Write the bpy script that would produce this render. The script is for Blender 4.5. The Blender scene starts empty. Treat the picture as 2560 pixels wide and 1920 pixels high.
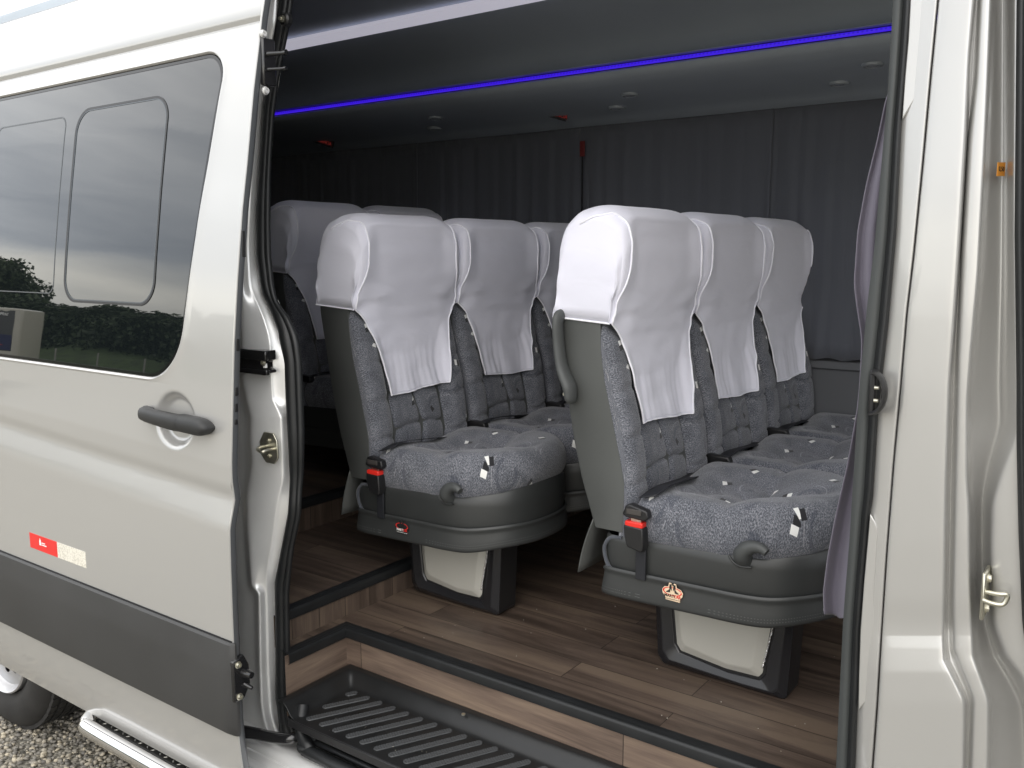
import bpy, bmesh, math, random
import numpy as np
from mathutils import Vector, Matrix, noise as mnoise
random.seed(7); rng = np.random.default_rng(7)
SC = bpy.context.scene
COL = SC.collection
rad = math.radians

# ------------------------------------------------------------------ camera, world, sun, exposure
FPX = 2241.9; YAW, PITCH, ROLL = rad(-35.8), rad(-8.263), rad(-0.077)
CAM = Vector((0.0, -1.4, 1.70))
_F = Vector((math.cos(PITCH)*math.sin(YAW), math.cos(PITCH)*math.cos(YAW), math.sin(PITCH)))
_R0 = Vector((math.cos(YAW), -math.sin(YAW), 0)); _U0 = _R0.cross(_F)
_R = _R0*math.cos(ROLL) + _U0*math.sin(ROLL); _U = _U0*math.cos(ROLL) - _R0*math.sin(ROLL)
cd = bpy.data.cameras.new('camera'); cam = bpy.data.objects.new('camera', cd); COL.objects.link(cam)
cd.sensor_width = 36; cd.lens = FPX/2560*36; cd.clip_start = 0.05; cd.clip_end = 2000
M = Matrix((( _R.x,_U.x,-_F.x),(_R.y,_U.y,-_F.y),(_R.z,_U.z,-_F.z))).to_4x4(); M.translation = CAM
cam.matrix_world = M; SC.camera = cam
SC.view_settings.view_transform = 'Standard'; SC.view_settings.look = 'None'
SC.view_settings.exposure = 1.1; SC.view_settings.gamma = 1; SC.view_settings.use_curve_mapping = False
SC.render.resolution_x = 1024; SC.render.resolution_y = 768
SC.cycles.use_denoising = True; SC.cycles.max_bounces = 10; SC.cycles.diffuse_bounces = 6; SC.cycles.glossy_bounces = 6
SC.cycles.sample_clamp_indirect = 8

def dirray(px, py): return _F*FPX + _R*(px-1280) - _U*(py-960)
def bY(px, py, Y): d = dirray(px, py); return CAM + d*((Y-CAM.y)/d.y)
def bZ(px, py, Z): d = dirray(px, py); return CAM + d*((Z-CAM.z)/d.z)
def bX(px, py, X): d = dirray(px, py); return CAM + d*((X-CAM.x)/d.x)

W = bpy.data.worlds.new("World"); SC.world = W; W.use_nodes = True
def world():
    nt = W.node_tree; N = nt.nodes; L = nt.links; N.clear()
    out = N.new('ShaderNodeOutputWorld'); bg = N.new('ShaderNodeBackground'); L.new(bg.outputs[0], out.inputs[0])
    sky = N.new('ShaderNodeTexSky'); sky.sky_type = 'NISHITA'; sky.sun_disc = False
    sky.sun_elevation = rad(38); sky.sun_rotation = rad(160); sky.dust_density = 3
    tc = N.new('ShaderNodeTexCoord'); mp = N.new('ShaderNodeMapping'); mp.inputs['Scale'].default_value = (1.0, 1.0, 5.0)
    L.new(tc.outputs['Generated'], mp.inputs[0])
    nz = N.new('ShaderNodeTexNoise'); nz.inputs['Scale'].default_value = 1.6; nz.inputs['Detail'].default_value = 6; nz.inputs['Roughness'].default_value = .55
    L.new(mp.outputs[0], nz.inputs['Vector'])
    cr = N.new('ShaderNodeValToRGB'); cr.color_ramp.elements[0].position = .36; cr.color_ramp.elements[1].position = .66
    cr.color_ramp.elements[0].color = (5.6, 5.75, 6.0, 1); cr.color_ramp.elements[1].color = (10.8, 10.6, 10.2, 1)
    L.new(nz.outputs[0], cr.inputs[0])
    # brighter band along the horizon, brighter zenith
    sx = N.new('ShaderNodeSeparateXYZ'); L.new(tc.outputs['Generated'], sx.inputs[0])
    r2 = N.new('ShaderNodeValToRGB'); e = r2.color_ramp.elements
    e[0].position = 0.0; e[0].color = (1.0, .98, .92, 1); e[1].position = 1.0; e[1].color = (1.2, 1.19, 1.16, 1)
    for p, c in ((.10, (1.35, 1.32, 1.22, 1)), (.14, (.78, .82, .88, 1)), (.45, (1.05, 1.06, 1.08, 1))):
        q = e.new(p); q.color = c
    L.new(sx.outputs['Z'], r2.inputs[0])
    mu = N.new('ShaderNodeMix'); mu.data_type = 'RGBA'; mu.blend_type = 'MULTIPLY'; mu.inputs[0].default_value = 1
    L.new(cr.outputs[0], mu.inputs[6]); L.new(r2.outputs[0], mu.inputs[7])
    mx = N.new('ShaderNodeMix'); mx.data_type = 'RGBA'; mx.inputs[0].default_value = .88
    L.new(sky.outputs[0], mx.inputs[6]); L.new(mu.outputs[2], mx.inputs[7])
    L.new(mx.outputs[2], bg.inputs[0]); bg.inputs[1].default_value = 0.12
world()
sd = bpy.data.lights.new('sun', 'SUN'); sd.energy = .34; sd.angle = rad(60); sd.color = (1, .965, .91)
sun = bpy.data.objects.new('sun', sd); COL.objects.link(sun)
sv = Vector((.50, -.62, .68)).normalized(); sun.rotation_euler = sv.to_track_quat('Z', 'Y').to_euler()

# ------------------------------------------------------------------ materials
def newmat(name):
    m = bpy.data.materials.new(name); m.use_nodes = True; nt = m.node_tree
    return m, nt, nt.nodes, nt.links, nt.nodes['Principled BSDF']
def mat(name, col, rough=.5, metal=0, coat=0, crough=.03, spec=None, bump=None, var=None, sheen=0, emit=None, ior=None, coord='Object'):
    """bump=(scale,strength,dist)  var=(scale,amount)"""
    m, nt, N, L, P = newmat(name)
    P.inputs['Base Color'].default_value = (*col, 1); P.inputs['Roughness'].default_value = rough
    P.inputs['Metallic'].default_value = metal; P.inputs['Coat Weight'].default_value = coat; P.inputs['Coat Roughness'].default_value = crough
    if spec is not None: P.inputs['Specular IOR Level'].default_value = spec
    if ior: P.inputs['IOR'].default_value = ior
    if sheen: P.inputs['Sheen Weight'].default_value = sheen
    if emit: P.inputs['Emission Color'].default_value = (*emit[0], 1); P.inputs['Emission Strength'].default_value = emit[1]
    tc = N.new('ShaderNodeTexCoord')
    if bump:
        n = N.new('ShaderNodeTexNoise'); n.inputs['Scale'].default_value = bump[0]; n.inputs['Detail'].default_value = 4
        L.new(tc.outputs[coord], n.inputs['Vector'])
        b = N.new('ShaderNodeBump'); b.inputs['Strength'].default_value = bump[1]; b.inputs['Distance'].default_value = bump[2]
        L.new(n.outputs[0], b.inputs['Height']); L.new(b.outputs[0], P.inputs['Normal'])
    if var:
        n = N.new('ShaderNodeTexNoise'); n.inputs['Scale'].default_value = var[0]; n.inputs['Detail'].default_value = 5
        L.new(tc.outputs[coord], n.inputs['Vector'])
        r = N.new('ShaderNodeMapRange'); r.inputs[1].default_value = .3; r.inputs[2].default_value = .7
        r.inputs[3].default_value = 1-var[1]; r.inputs[4].default_value = 1+var[1]; L.new(n.outputs[0], r.inputs[0])
        v = N.new('ShaderNodeVectorMath'); v.operation = 'SCALE'; v.inputs[0].default_value = col; L.new(r.outputs[0], v.inputs['Scale'])
        L.new(v.outputs[0], P.inputs['Base Color'])
        r3 = N.new('ShaderNodeMapRange'); r3.inputs[3].default_value = max(.02, rough-.07); r3.inputs[4].default_value = min(1, rough+.07)
        L.new(n.outputs[0], r3.inputs[0]); L.new(r3.outputs[0], P.inputs['Roughness'])
    return m

PAINT = mat('silver_paint', (.49, .485, .47), .30, .45, 1.0, .04, bump=(2600, .05, .0004))
PAINT_IN = mat('silver_paint_brightened', (.80, .80, .79), .33, .40, .7, .08, bump=(9, .25, .004), var=(6, .06))  # body silver lightened to stand in for light on the door-shaded jamb
TRIM = mat('black_trim_plastic', (.036, .036, .036), .48, bump=(900, .15, .0004), var=(5, .12))
BLACK = mat('black_plastic', (.014, .014, .015), .38, bump=(500, .1, .0004))
BLACKMETAL = mat('black_metal', (.012, .012, .013), .22, .1, .6, .1, bump=(40, .12, .002))
RUBBER = mat('rubber_seal', (.010, .011, .012), .45, bump=(300, .12, .0006), var=(14, .2))
GLASS = mat('tinted_glass', (.006, .008, .009), .012, 0, .6, .0, ior=1.6, bump=(2.2, .018, .01))
GLASSEDGE = mat('glass_band', (.006, .006, .007), .12, ior=1.5)
CLEARGREY = mat('window_frame_grey', (.10, .11, .12), .3, .6)
VINYLS = mat('grey_vinyl_shell', (.082, .086, .083), .5, 0, .1, .4, bump=(420, .22, .0006), var=(7, .08))
VINYL = mat('grey_vinyl', (.031, .033, .033), .44, 0, .15, .35, bump=(420, .22, .0006), var=(7, .1))
VINYLD = mat('grey_plastic_grip', (.062, .066, .066), .5, bump=(700, .25, .0005))
ZINC = mat('zinc_plate', (.62, .60, .50), .33, .95, bump=(60, .2, .001), var=(30, .15))
CHROME = mat('polished_steel', (.80, .79, .78), .09, 1, bump=(4, .02, .002))
PANEL = mat('cream_pedestal_panel', (.42, .41, .37), .33, 0, .3, .1, var=(4, .04))
HEAD = mat('headliner', (.33, .37, .41), .8, bump=(260, .2, .001), var=(2.2, .07))
WALLP = mat('side_trim_panel', (.12, .125, .135), .7, bump=(200, .2, .001))
LINER = mat('dark_liner', (.03, .032, .036), .8, var=(8, .15))
RED = mat('red_plastic', (.75, .03, .02), .35)
WHITE = mat('white_print', (.8, .8, .78), .5)
REDPRINT = mat('red_print', (.72, .03, .025), .4, var=(20, .06))
ORANGE = mat('orange_sticker', (.85, .36, .05), .5)
INK = mat('black_print', (.015, .015, .015), .5)
WEB = mat('seatbelt_webbing', (.012, .013, .017), .6, bump=(900, .5, .0006))
TYRE = mat('tyre_rubber', (.022, .021, .02), .75, bump=(60, .3, .002), var=(12, .3))
RIM = mat('silver_wheel_paint', (.55, .55, .56), .3, .7, .3, .1)
CREAM = mat('cream_print', (.78, .6, .42), .45)
LEDM = mat('blue_led', (.02, .01, .3), .4, emit=((.07, .02, 1.0), .30))
STRIPM = mat('white_strip', (.72, .70, .80), .35, emit=((.84, .82, .95), .20))  # white base colour with a faint emission of its own
REDLED = mat('red_display', (.3, .02, .02), .4, emit=((1, .12, .10), .035))

def cloth_mat(name, col, rough=.9, bs=700, fold=None):
    m, nt, N, L, P = newmat(name)
    P.inputs['Base Color'].default_value = (*col, 1); P.inputs['Roughness'].default_value = rough
    P.inputs['Sheen Weight'].default_value = .25; P.inputs['Sheen Roughness'].default_value = .5
    tc = N.new('ShaderNodeTexCoord')
    w = N.new('ShaderNodeTexNoise'); w.inputs['Scale'].default_value = bs; L.new(tc.outputs['Object'], w.inputs['Vector'])
    b = N.new('ShaderNodeBump'); b.inputs['Strength'].default_value = .18; b.inputs['Distance'].default_value = .0005; L.new(w.outputs[0], b.inputs['Height'])
    w2 = N.new('ShaderNodeTexNoise'); w2.inputs['Scale'].default_value = 7; w2.inputs['Detail'].default_value = 3; w2.inputs['Distortion'].default_value = .6
    mp = N.new('ShaderNodeMapping'); mp.inputs['Scale'].default_value = fold or (1, 1, 2.2); L.new(tc.outputs['Object'], mp.inputs[0]); L.new(mp.outputs[0], w2.inputs['Vector'])
    b2 = N.new('ShaderNodeBump'); b2.inputs['Strength'].default_value = .22; b2.inputs['Distance'].default_value = .010
    L.new(w2.outputs[0], b2.inputs['Height']); L.new(b.outputs[0], b2.inputs['Normal']); L.new(b2.outputs[0], P.inputs['Normal'])
    return m
WHITECLOTH = cloth_mat('white_cover_cloth', (.75, .75, .845))
PIPING = cloth_mat('white_piping', (.90, .90, .97))
CURT = cloth_mat('dark_curtain_cloth', (.090, .096, .115), fold=(6, 1, .6))
CURTP = cloth_mat('mauve_curtain_cloth', (.150, .138, .178), fold=(3, 1, .6))

def fabric_mat():
    m, nt, N, L, P = newmat('patterned_seat_fabric')
    P.inputs['Roughness'].default_value = .92; P.inputs['Sheen Weight'].default_value = .25
    uv = N.new('ShaderNodeUVMap'); uv.uv_map = 'UVMap'
    def math_(op, a, b=None):
        n = N.new('ShaderNodeMath'); n.operation = op
        for i, v in enumerate((a, b)):
            if v is None: continue
            if isinstance(v, (int, float)): n.inputs[i].default_value = v
            else: L.new(v, n.inputs[i])
        return n.outputs[0]
    # woven speckle
    n1 = N.new('ShaderNodeTexNoise'); n1.inputs['Scale'].default_value = 400; n1.inputs['Detail'].default_value = 3; n1.inputs['Roughness'].default_value = .72; n1.inputs['Distortion'].default_value = .5
    L.new(uv.outputs[0], n1.inputs['Vector'])
    big = N.new('ShaderNodeTexNoise'); big.inputs['Scale'].default_value = 13; big.inputs['Detail'].default_value = 2; big.inputs['Distortion'].default_value = 1.2
    L.new(uv.outputs[0], big.inputs['Vector'])
    bs = N.new('ShaderNodeMapRange'); bs.inputs[1].default_value = .35; bs.inputs[2].default_value = .65; bs.inputs[3].default_value = -.03; bs.inputs[4].default_value = .03
    L.new(big.outputs[0], bs.inputs[0])
    s = math_('ADD', n1.outputs[0], bs.outputs[0])
    cr = N.new('ShaderNodeValToRGB'); e = cr.color_ramp.elements
    e[0].position = .42; e[0].color = (.052, .058, .072, 1); e[1].position = .66; e[1].color = (.275, .279, .31, 1)
    q = e.new(.5); q.color = (.112, .118, .138, 1)
    L.new(s, cr.inputs[0])
    # big faint curved ring lines
    vr = N.new('ShaderNodeTexVoronoi'); vr.inputs['Scale'].default_value = 9.5; L.new(uv.outputs[0], vr.inputs['Vector'])
    d1 = math_('ABSOLUTE', math_('SUBTRACT', vr.outputs['Distance'], .36)); ring = math_('LESS_THAN', d1, .030)
    d2 = math_('ABSOLUTE', math_('SUBTRACT', vr.outputs['Distance'], .48)); ring2 = math_('LESS_THAN', d2, .010)
    gate = N.new('ShaderNodeTexNoise'); gate.inputs['Scale'].default_value = 8; L.new(uv.outputs[0], gate.inputs['Vector'])
    g = math_('GREATER_THAN', gate.outputs[0], .5); g2 = math_('GREATER_THAN', gate.outputs[0], .56)
    mx = N.new('ShaderNodeMix'); mx.data_type = 'RGBA'; L.new(math_('MULTIPLY', math_('MULTIPLY', ring, g), .45), mx.inputs[0])
    L.new(cr.outputs[0], mx.inputs[6]); mx.inputs[7].default_value = (.035, .042, .062, 1)
    mx1 = N.new('ShaderNodeMix'); mx1.data_type = 'RGBA'; L.new(math_('MULTIPLY', math_('MULTIPLY', ring2, g2), .35), mx1.inputs[0])
    L.new(mx.outputs[2], mx1.inputs[6]); mx1.inputs[7].default_value = (.42, .42, .45, 1)
    # black and white woven blocks
    SCL = 8.6
    v = N.new('ShaderNodeTexVoronoi'); v.inputs['Scale'].default_value = SCL; v.inputs['Randomness'].default_value = .75; L.new(uv.outputs[0], v.inputs['Vector'])
    sub = N.new('ShaderNodeVectorMath'); sub.operation = 'SUBTRACT'
    L.new(uv.outputs[0], sub.inputs[0]); L.new(v.outputs['Position'], sub.inputs[1])
    sc = sub
    sep = N.new('ShaderNodeSeparateColor'); L.new(v.outputs['Color'], sep.inputs[0])
    rot = N.new('ShaderNodeVectorRotate'); rot.rotation_type = 'Z_AXIS'; L.new(sc.outputs[0], rot.inputs['Vector'])
    L.new(math_('MULTIPLY', sep.outputs[1], 6.28), rot.inputs['Angle'])
    xyz = N.new('ShaderNodeSeparateXYZ'); L.new(rot.outputs[0], xyz.inputs[0])
    inx = math_('LESS_THAN', math_('ABSOLUTE', xyz.outputs[0]), .0088)
    iny = math_('LESS_THAN', math_('ABSOLUTE', xyz.outputs[1]), .0060)
    xs = math_('LESS_THAN', math_('ABSOLUTE', math_('ADD', xyz.outputs[0], -.003)), .0088)
    inyw = math_('LESS_THAN', math_('ABSOLUTE', math_('SUBTRACT', xyz.outputs[1], .0122)), .0056)
    on = math_('GREATER_THAN', sep.outputs[0], .36)
    mb = math_('MULTIPLY', math_('MULTIPLY', inx, iny), on); mw = math_('MULTIPLY', math_('MULTIPLY', xs, inyw), on)
    m2 = N.new('ShaderNodeMix'); m2.data_type = 'RGBA'; L.new(mb, m2.inputs[0]); L.new(mx1.outputs[2], m2.inputs[6]); m2.inputs[7].default_value = (.012, .012, .015, 1)
    m3 = N.new('ShaderNodeMix'); m3.data_type = 'RGBA'; L.new(mw, m3.inputs[0]); L.new(m2.outputs[2], m3.inputs[6]); m3.inputs[7].default_value = (.78, .78, .76, 1)
    L.new(m3.outputs[2], P.inputs['Base Color'])
    b = N.new('ShaderNodeBump'); b.inputs['Strength'].default_value = .35; b.inputs['Distance'].default_value = .0012; L.new(n1.outputs[0], b.inputs['Height'])
    L.new(b.outputs[0], P.inputs['Normal'])
    return m
FABRIC = fabric_mat()

def wood_mat(name, axis='X', tint=1.0, row=.098):
    """planks 0.115 wide running along X; axis says which object axis is across"""
    m, nt, N, L, P = newmat(name)
    P.inputs['Specular IOR Level'].default_value = .42
    tc = N.new('ShaderNodeTexCoord'); uv = N.new('ShaderNodeUVMap'); uv.uv_map = 'UVMap'
    def vm(op, a, b=None, s=None):
        n = N.new('ShaderNodeVectorMath'); n.operation = op
        L.new(a, n.inputs[0])
        if b is not None:
            if isinstance(b, tuple): n.inputs[1].default_value = b
            else: L.new(b, n.inputs[1])
        return n.outputs[0]
    br = N.new('ShaderNodeTexBrick'); br.inputs['Scale'].default_value = 1.0
    br.inputs['Brick Width'].default_value = .82; br.inputs['Row Height'].default_value = row
    br.inputs['Mortar Size'].default_value = .0011; br.inputs['Mortar Smooth'].default_value = .1; br.inputs['Bias'].default_value = 0
    br.offset = .37; br.offset_frequency = 2; br.squash = 1.0
    br.inputs['Color1'].default_value = (0, 0, 0, 1); br.inputs['Color2'].default_value = (1, 1, 1, 1); br.inputs['Mortar'].default_value = (.5, .5, .5, 1)
    L.new(uv.outputs[0], br.inputs['Vector'])
    sepb = N.new('ShaderNodeSeparateColor'); L.new(br.outputs['Color'], sepb.inputs[0])
    off = N.new('ShaderNodeCombineXYZ'); mm = N.new('ShaderNodeMath'); mm.operation = 'MULTIPLY'; mm.inputs[1].default_value = 37.0
    L.new(sepb.outputs[0], mm.inputs[0]); L.new(mm.outputs[0], off.inputs[0]); L.new(mm.outputs[0], off.inputs[2])
    p = vm('ADD', uv.outputs[0], off.outputs[0])
    st = vm('MULTIPLY', p, (1.5, 17.0, 1.0))
    g = N.new('ShaderNodeTexNoise'); g.inputs['Scale'].default_value = 1.0; g.inputs['Detail'].default_value = 7; g.inputs['Roughness'].default_value = .62; g.inputs['Distortion'].default_value = .9
    L.new(st, g.inputs['Vector'])
    # cathedral rings
    st2 = vm('MULTIPLY', p, (2.2, 9.0, 1.0))
    wv = N.new('ShaderNodeTexWave'); wv.wave_type = 'RINGS'; wv.inputs['Scale'].default_value = 1.2; wv.inputs['Distortion'].default_value = 5; wv.inputs['Detail'].default_value = 3; wv.inputs['Detail Scale'].default_value = .7
    L.new(st2, wv.inputs['Vector'])
    fine = vm('MULTIPLY', p, (14.0, 330.0, 1.0))
    f = N.new('ShaderNodeTexNoise'); f.inputs['Scale'].default_value = 1.0; f.inputs['Detail'].default_value = 3; L.new(fine, f.inputs['Vector'])
    a = N.new('ShaderNodeMath'); a.operation = 'MULTIPLY_ADD'; a.inputs[1].default_value = .16; L.new(wv.outputs[0], a.inputs[0]); L.new(g.outputs[0], a.inputs[2])
    a2 = N.new('ShaderNodeMath'); a2.operation = 'MULTIPLY_ADD'; a2.inputs[1].default_value = .22; L.new(f.outputs[0], a2.inputs[0]); L.new(a.outputs[0], a2.inputs[2])
    a3 = N.new('ShaderNodeMath'); a3.operation = 'MULTIPLY_ADD'; a3.inputs[1].default_value = .16; L.new(sepb.outputs[0], a3.inputs[0]); L.new(a2.outputs[0], a3.inputs[2])
    cr = N.new('ShaderNodeValToRGB'); e = cr.color_ramp.elements
    T = lambda r, gg, b: (r*tint, gg*tint, b*tint, 1)
    e[0].position = .5; e[0].color = T(.072, .052, .040); e[1].position = .95; e[1].color = T(.22, .163, .120)
    q = e.new(.64); q.color = T(.100, .072, .056); q = e.new(.78); q.color = T(.152, .110, .086)
    L.new(a3.outputs[0], cr.inputs[0])
    mx = N.new('ShaderNodeMix'); mx.data_type = 'RGBA'; L.new(br.outputs['Fac'], mx.inputs[0]); L.new(cr.outputs[0], mx.inputs[6]); mx.inputs[7].default_value = (.018, .013, .01, 1)
    L.new(mx.outputs[2], P.inputs['Base Color'])
    sm = N.new('ShaderNodeTexNoise'); sm.inputs['Scale'].default_value = 3.2; sm.inputs['Detail'].default_value = 6; sm.inputs['Distortion'].default_value = .8; L.new(tc.outputs['Object'], sm.inputs['Vector'])
    rr = N.new('ShaderNodeMapRange'); rr.inputs[1].default_value = .35; rr.inputs[2].default_value = .68; rr.inputs[3].default_value = .36; rr.inputs[4].default_value = .60; L.new(sm.outputs[0], rr.inputs[0]); L.new(rr.outputs[0], P.inputs['Roughness'])
    b = N.new('ShaderNodeBump'); b.inputs['Strength'].default_value = .25; b.inputs['Distance'].default_value = .0008; L.new(a3.outputs[0], b.inputs['Height'])
    L.new(b.outputs[0], P.inputs['Normal'])
    return m
WOOD = wood_mat('wood_plank_vinyl', tint=.66)
WOODR = wood_mat('wood_riser_vinyl_lit', tint=1.0, row=.2)  # same wood, tint raised to paint in the daylight on the front riser

def gravel_mat():
    m, nt, N, L, P = newmat('gravel'); P.inputs['Roughness'].default_value = .9
    tc = N.new('ShaderNodeTexCoord')
    v = N.new('ShaderNodeTexVoronoi'); v.inputs['Scale'].default_value = 62; L.new(tc.outputs['Object'], v.inputs['Vector'])
    s = N.new('ShaderNodeSeparateColor'); L.new(v.outputs['Color'], s.inputs[0])
    cr = N.new('ShaderNodeValToRGB'); e = cr.color_ramp.elements
    e[0].color = (.11, .105, .09, 1); e[1].color = (.36, .33, .27, 1); L.new(s.outputs[0], cr.inputs[0])
    n = N.new('ShaderNodeTexNoise'); n.inputs['Scale'].default_value = .35; n.inputs['Detail'].default_value = 5; L.new(tc.outputs['Object'], n.inputs['Vector'])
    r = N.new('ShaderNodeMapRange'); r.inputs[3].default_value = .6; r.inputs[4].default_value = 1.3; L.new(n.outputs[0], r.inputs[0])
    vm = N.new('ShaderNodeVectorMath'); vm.operation = 'SCALE'; L.new(cr.outputs[0], vm.inputs[0]); L.new(r.outputs[0], vm.inputs['Scale'])
    L.new(vm.outputs[0], P.inputs['Base Color'])
    b = N.new('ShaderNodeBump'); b.invert = True; b.inputs['Distance'].default_value = .012; L.new(v.outputs['Distance'], b.inputs['Height']); L.new(b.outputs[0], P.inputs['Normal'])
    return m
GRAVEL = gravel_mat()
def pebble_mat():
    m, nt, N, L, P = newmat('pebble_stone'); P.inputs['Roughness'].default_value = .85
    g = N.new('ShaderNodeNewGeometry'); cr = N.new('ShaderNodeValToRGB'); e = cr.color_ramp.elements
    e[0].color = (.15, .14, .125, 1); e[1].color = (.52, .46, .35, 1); q = e.new(.5); q.color = (.28, .26, .225, 1)
    L.new(g.outputs['Random Per Island'], cr.inputs[0])
    tc = N.new('ShaderNodeTexCoord'); n = N.new('ShaderNodeTexNoise'); n.inputs['Scale'].default_value = 240; L.new(tc.outputs['Object'], n.inputs['Vector'])
    r = N.new('ShaderNodeMapRange'); r.inputs[3].default_value = .65; r.inputs[4].default_value = 1.3; L.new(n.outputs[0], r.inputs[0])
    vm = N.new('ShaderNodeVectorMath'); vm.operation = 'SCALE'; L.new(cr.outputs[0], vm.inputs[0]); L.new(r.outputs[0], vm.inputs['Scale']); L.new(vm.outputs[0], P.inputs['Base Color'])
    return m
PEB = pebble_mat()
def leaf_mat(name, c1, c2):
    m, nt, N, L, P = newmat(name); P.inputs['Roughness'].default_value = .7
    g = N.new('ShaderNodeNewGeometry'); cr = N.new('ShaderNodeValToRGB'); cr.color_ramp.elements[0].color = (*c1, 1); cr.color_ramp.elements[1].color = (*c2, 1)
    L.new(g.outputs['Random Per Island'], cr.inputs[0]); L.new(cr.outputs[0], P.inputs['Base Color']); return m
LEAF = leaf_mat('dark_leaves', (.018, .030, .012), (.05, .075, .028)); LEAF2 = leaf_mat('bright_leaves', (.05, .09, .02), (.10, .15, .04))
BARK = mat('bark', (.09, .07, .05), .9, bump=(30, .5, .02)); GRASSM = mat('grass_bank', (.045, .07, .022), .95, bump=(8, .6, .1), var=(1.5, .4))

# ------------------------------------------------------------------ mesh helpers
def link(name, me, m=None, parent=None, smooth=True):
    if m: me.materials.append(m)
    if smooth and len(me.polygons): me.polygons.foreach_set('use_smooth', [True]*len(me.polygons))
    me.update(); o = bpy.data.objects.new(name, me); COL.objects.link(o)
    if parent is not None: o.parent = parent
    return o
def pyd(name, vs, fs, m=None, parent=None, smooth=True, uvs=None, off=None):
    me = bpy.data.meshes.new(name)
    if off is not None: vs = [(v[0]-off[0], v[1]-off[1], v[2]-off[2]) for v in vs]
    me.from_pydata([tuple(v) for v in vs], [], fs)
    if uvs is not None:
        ul = me.uv_layers.new(name='UVMap'); li = np.empty(len(me.loops), dtype=np.int32); me.loops.foreach_get('vertex_index', li)
        ul.data.foreach_set('uv', np.asarray(uvs, dtype=np.float32)[li].ravel())
    return link(name, me, m, parent, smooth)
def gridfaces(nr, nc, closed=False, base=0):
    f = []
    for i in range(nr-1):
        for j in range(nc if closed else nc-1):
            k = (j+1) % nc; f.append((base+i*nc+j, base+i*nc+k, base+(i+1)*nc+k, base+(i+1)*nc+j))
    return f
def mod(o, t, **k):
    md = o.modifiers.new(t.lower(), t)
    for a, b in k.items(): setattr(md, a, b)
    return md
def bevel(o, w, seg=2, ang=35): mod(o, 'BEVEL', width=w, segments=seg, limit_method='ANGLE', angle_limit=rad(ang)); autosmooth(o, ang); return o
def autosmooth(o, ang=40):
    me = o.data; bm = bmesh.new(); bm.from_mesh(me); c = math.cos(rad(ang))
    for e in bm.edges: e.smooth = not (len(e.link_faces) == 2 and e.link_faces[0].normal.dot(e.link_faces[1].normal) < c)
    bm.to_mesh(me); bm.free(); return o
def fixn(o):
    bm = bmesh.new(); bm.from_mesh(o.data); bmesh.ops.recalc_face_normals(bm, faces=bm.faces); bm.to_mesh(o.data); bm.free(); return o
def box(name, lo, hi, m, parent=None, bv=.003, seg=2, off=None):
    (a, b, c), (d, e, f) = lo, hi
    vs = [(a,b,c),(d,b,c),(d,e,c),(a,e,c),(a,b,f),(d,b,f),(d,e,f),(a,e,f)]
    fs = [(0,3,2,1),(4,5,6,7),(0,1,5,4),(1,2,6,5),(2,3,7,6),(3,0,4,7)]
    u = [(v[0]+v[1]*.0, v[1]+v[2]) for v in vs]
    o = pyd(name, vs, fs, m, parent, True, u, off)
    if bv: bevel(o, bv, seg)
    else: autosmooth(o)
    return o
def prism(name, pts, axis, a, b, m, parent=None, bv=.003, seg=2, off=None):
    """pts 2D outline extruded along axis from a to b. axis 'x': pts=(y,z), 'y': (x,z), 'z': (x,y)"""
    f3 = {'x': lambda p, t: (t, p[0], p[1]), 'y': lambda p, t: (p[0], t, p[1]), 'z': lambda p, t: (p[0], p[1], t)}[axis]
    n = len(pts); vs = [f3(p, a) for p in pts]+[f3(p, b) for p in pts]
    fs = [tuple(range(n)), tuple(range(2*n-1, n-1, -1))]+[(i, i+n, (i+1) % n+n, (i+1) % n) for i in range(n)]
    o = fixn(pyd(name, vs, fs, m, parent, True, None, off))
    if bv: bevel(o, bv, seg)
    else: autosmooth(o)
    return o
def tubeverts(path, r, n=12, flat=None):
    """path list of Vectors, r float or list"""
    P = [Vector(p) for p in path]; k = len(P); vs = []; up = None
    for i, p in enumerate(P):
        t = (P[min(i+1, k-1)]-P[max(i-1, 0)]).normalized()
        if up is None:
            a = Vector((0, 0, 1)) if abs(t.z) < .9 else Vector((0, 1, 0)); up = (a-t*a.dot(t)).normalized()
        else: up = (up-t*up.dot(t)).normalized()
        s = t.cross(up); rr = r[i] if isinstance(r, (list, tuple)) else r
        f = flat if flat else 1
        for j in range(n):
            q = 2*math.pi*j/n; vs.append(p+up*(rr*math.cos(q))+s*(rr*f*math.sin(q)))
    fs = gridfaces(k, n, True); fs.append(tuple(range(n-1, -1, -1))); fs.append(tuple(range((k-1)*n, k*n)))
    return vs, fs
def smoothpath(pts, n=8):
    P = [Vector(p) for p in pts]; out = []
    Q = [P[0]*2-P[1]]+P+[P[-1]*2-P[-2]]
    for i in range(1, len(Q)-2):
        for k in range(n):
            t = k/n; a, b, c, d = Q[i-1], Q[i], Q[i+1], Q[i+2]
            out.append(.5*((2*b)+(c-a)*t+(2*a-5*b+4*c-d)*t*t+(3*b-a-3*c+d)*t*t*t))
    out.append(P[-1]); return out
def tube(name, path, r, m, parent=None, n=12, flat=None, smooth=0, off=None):
    if smooth:
        k = len(path); path2 = smoothpath(path, smooth)
        if isinstance(r, (list, tuple)): r = list(np.interp(np.linspace(0, k-1, len(path2)), range(k), r))
        path = path2
    vs, fs = tubeverts(path, r, n, flat); o = fixn(pyd(name, vs, fs, m, parent, True, None, off)); return autosmooth(o, 60)
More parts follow.
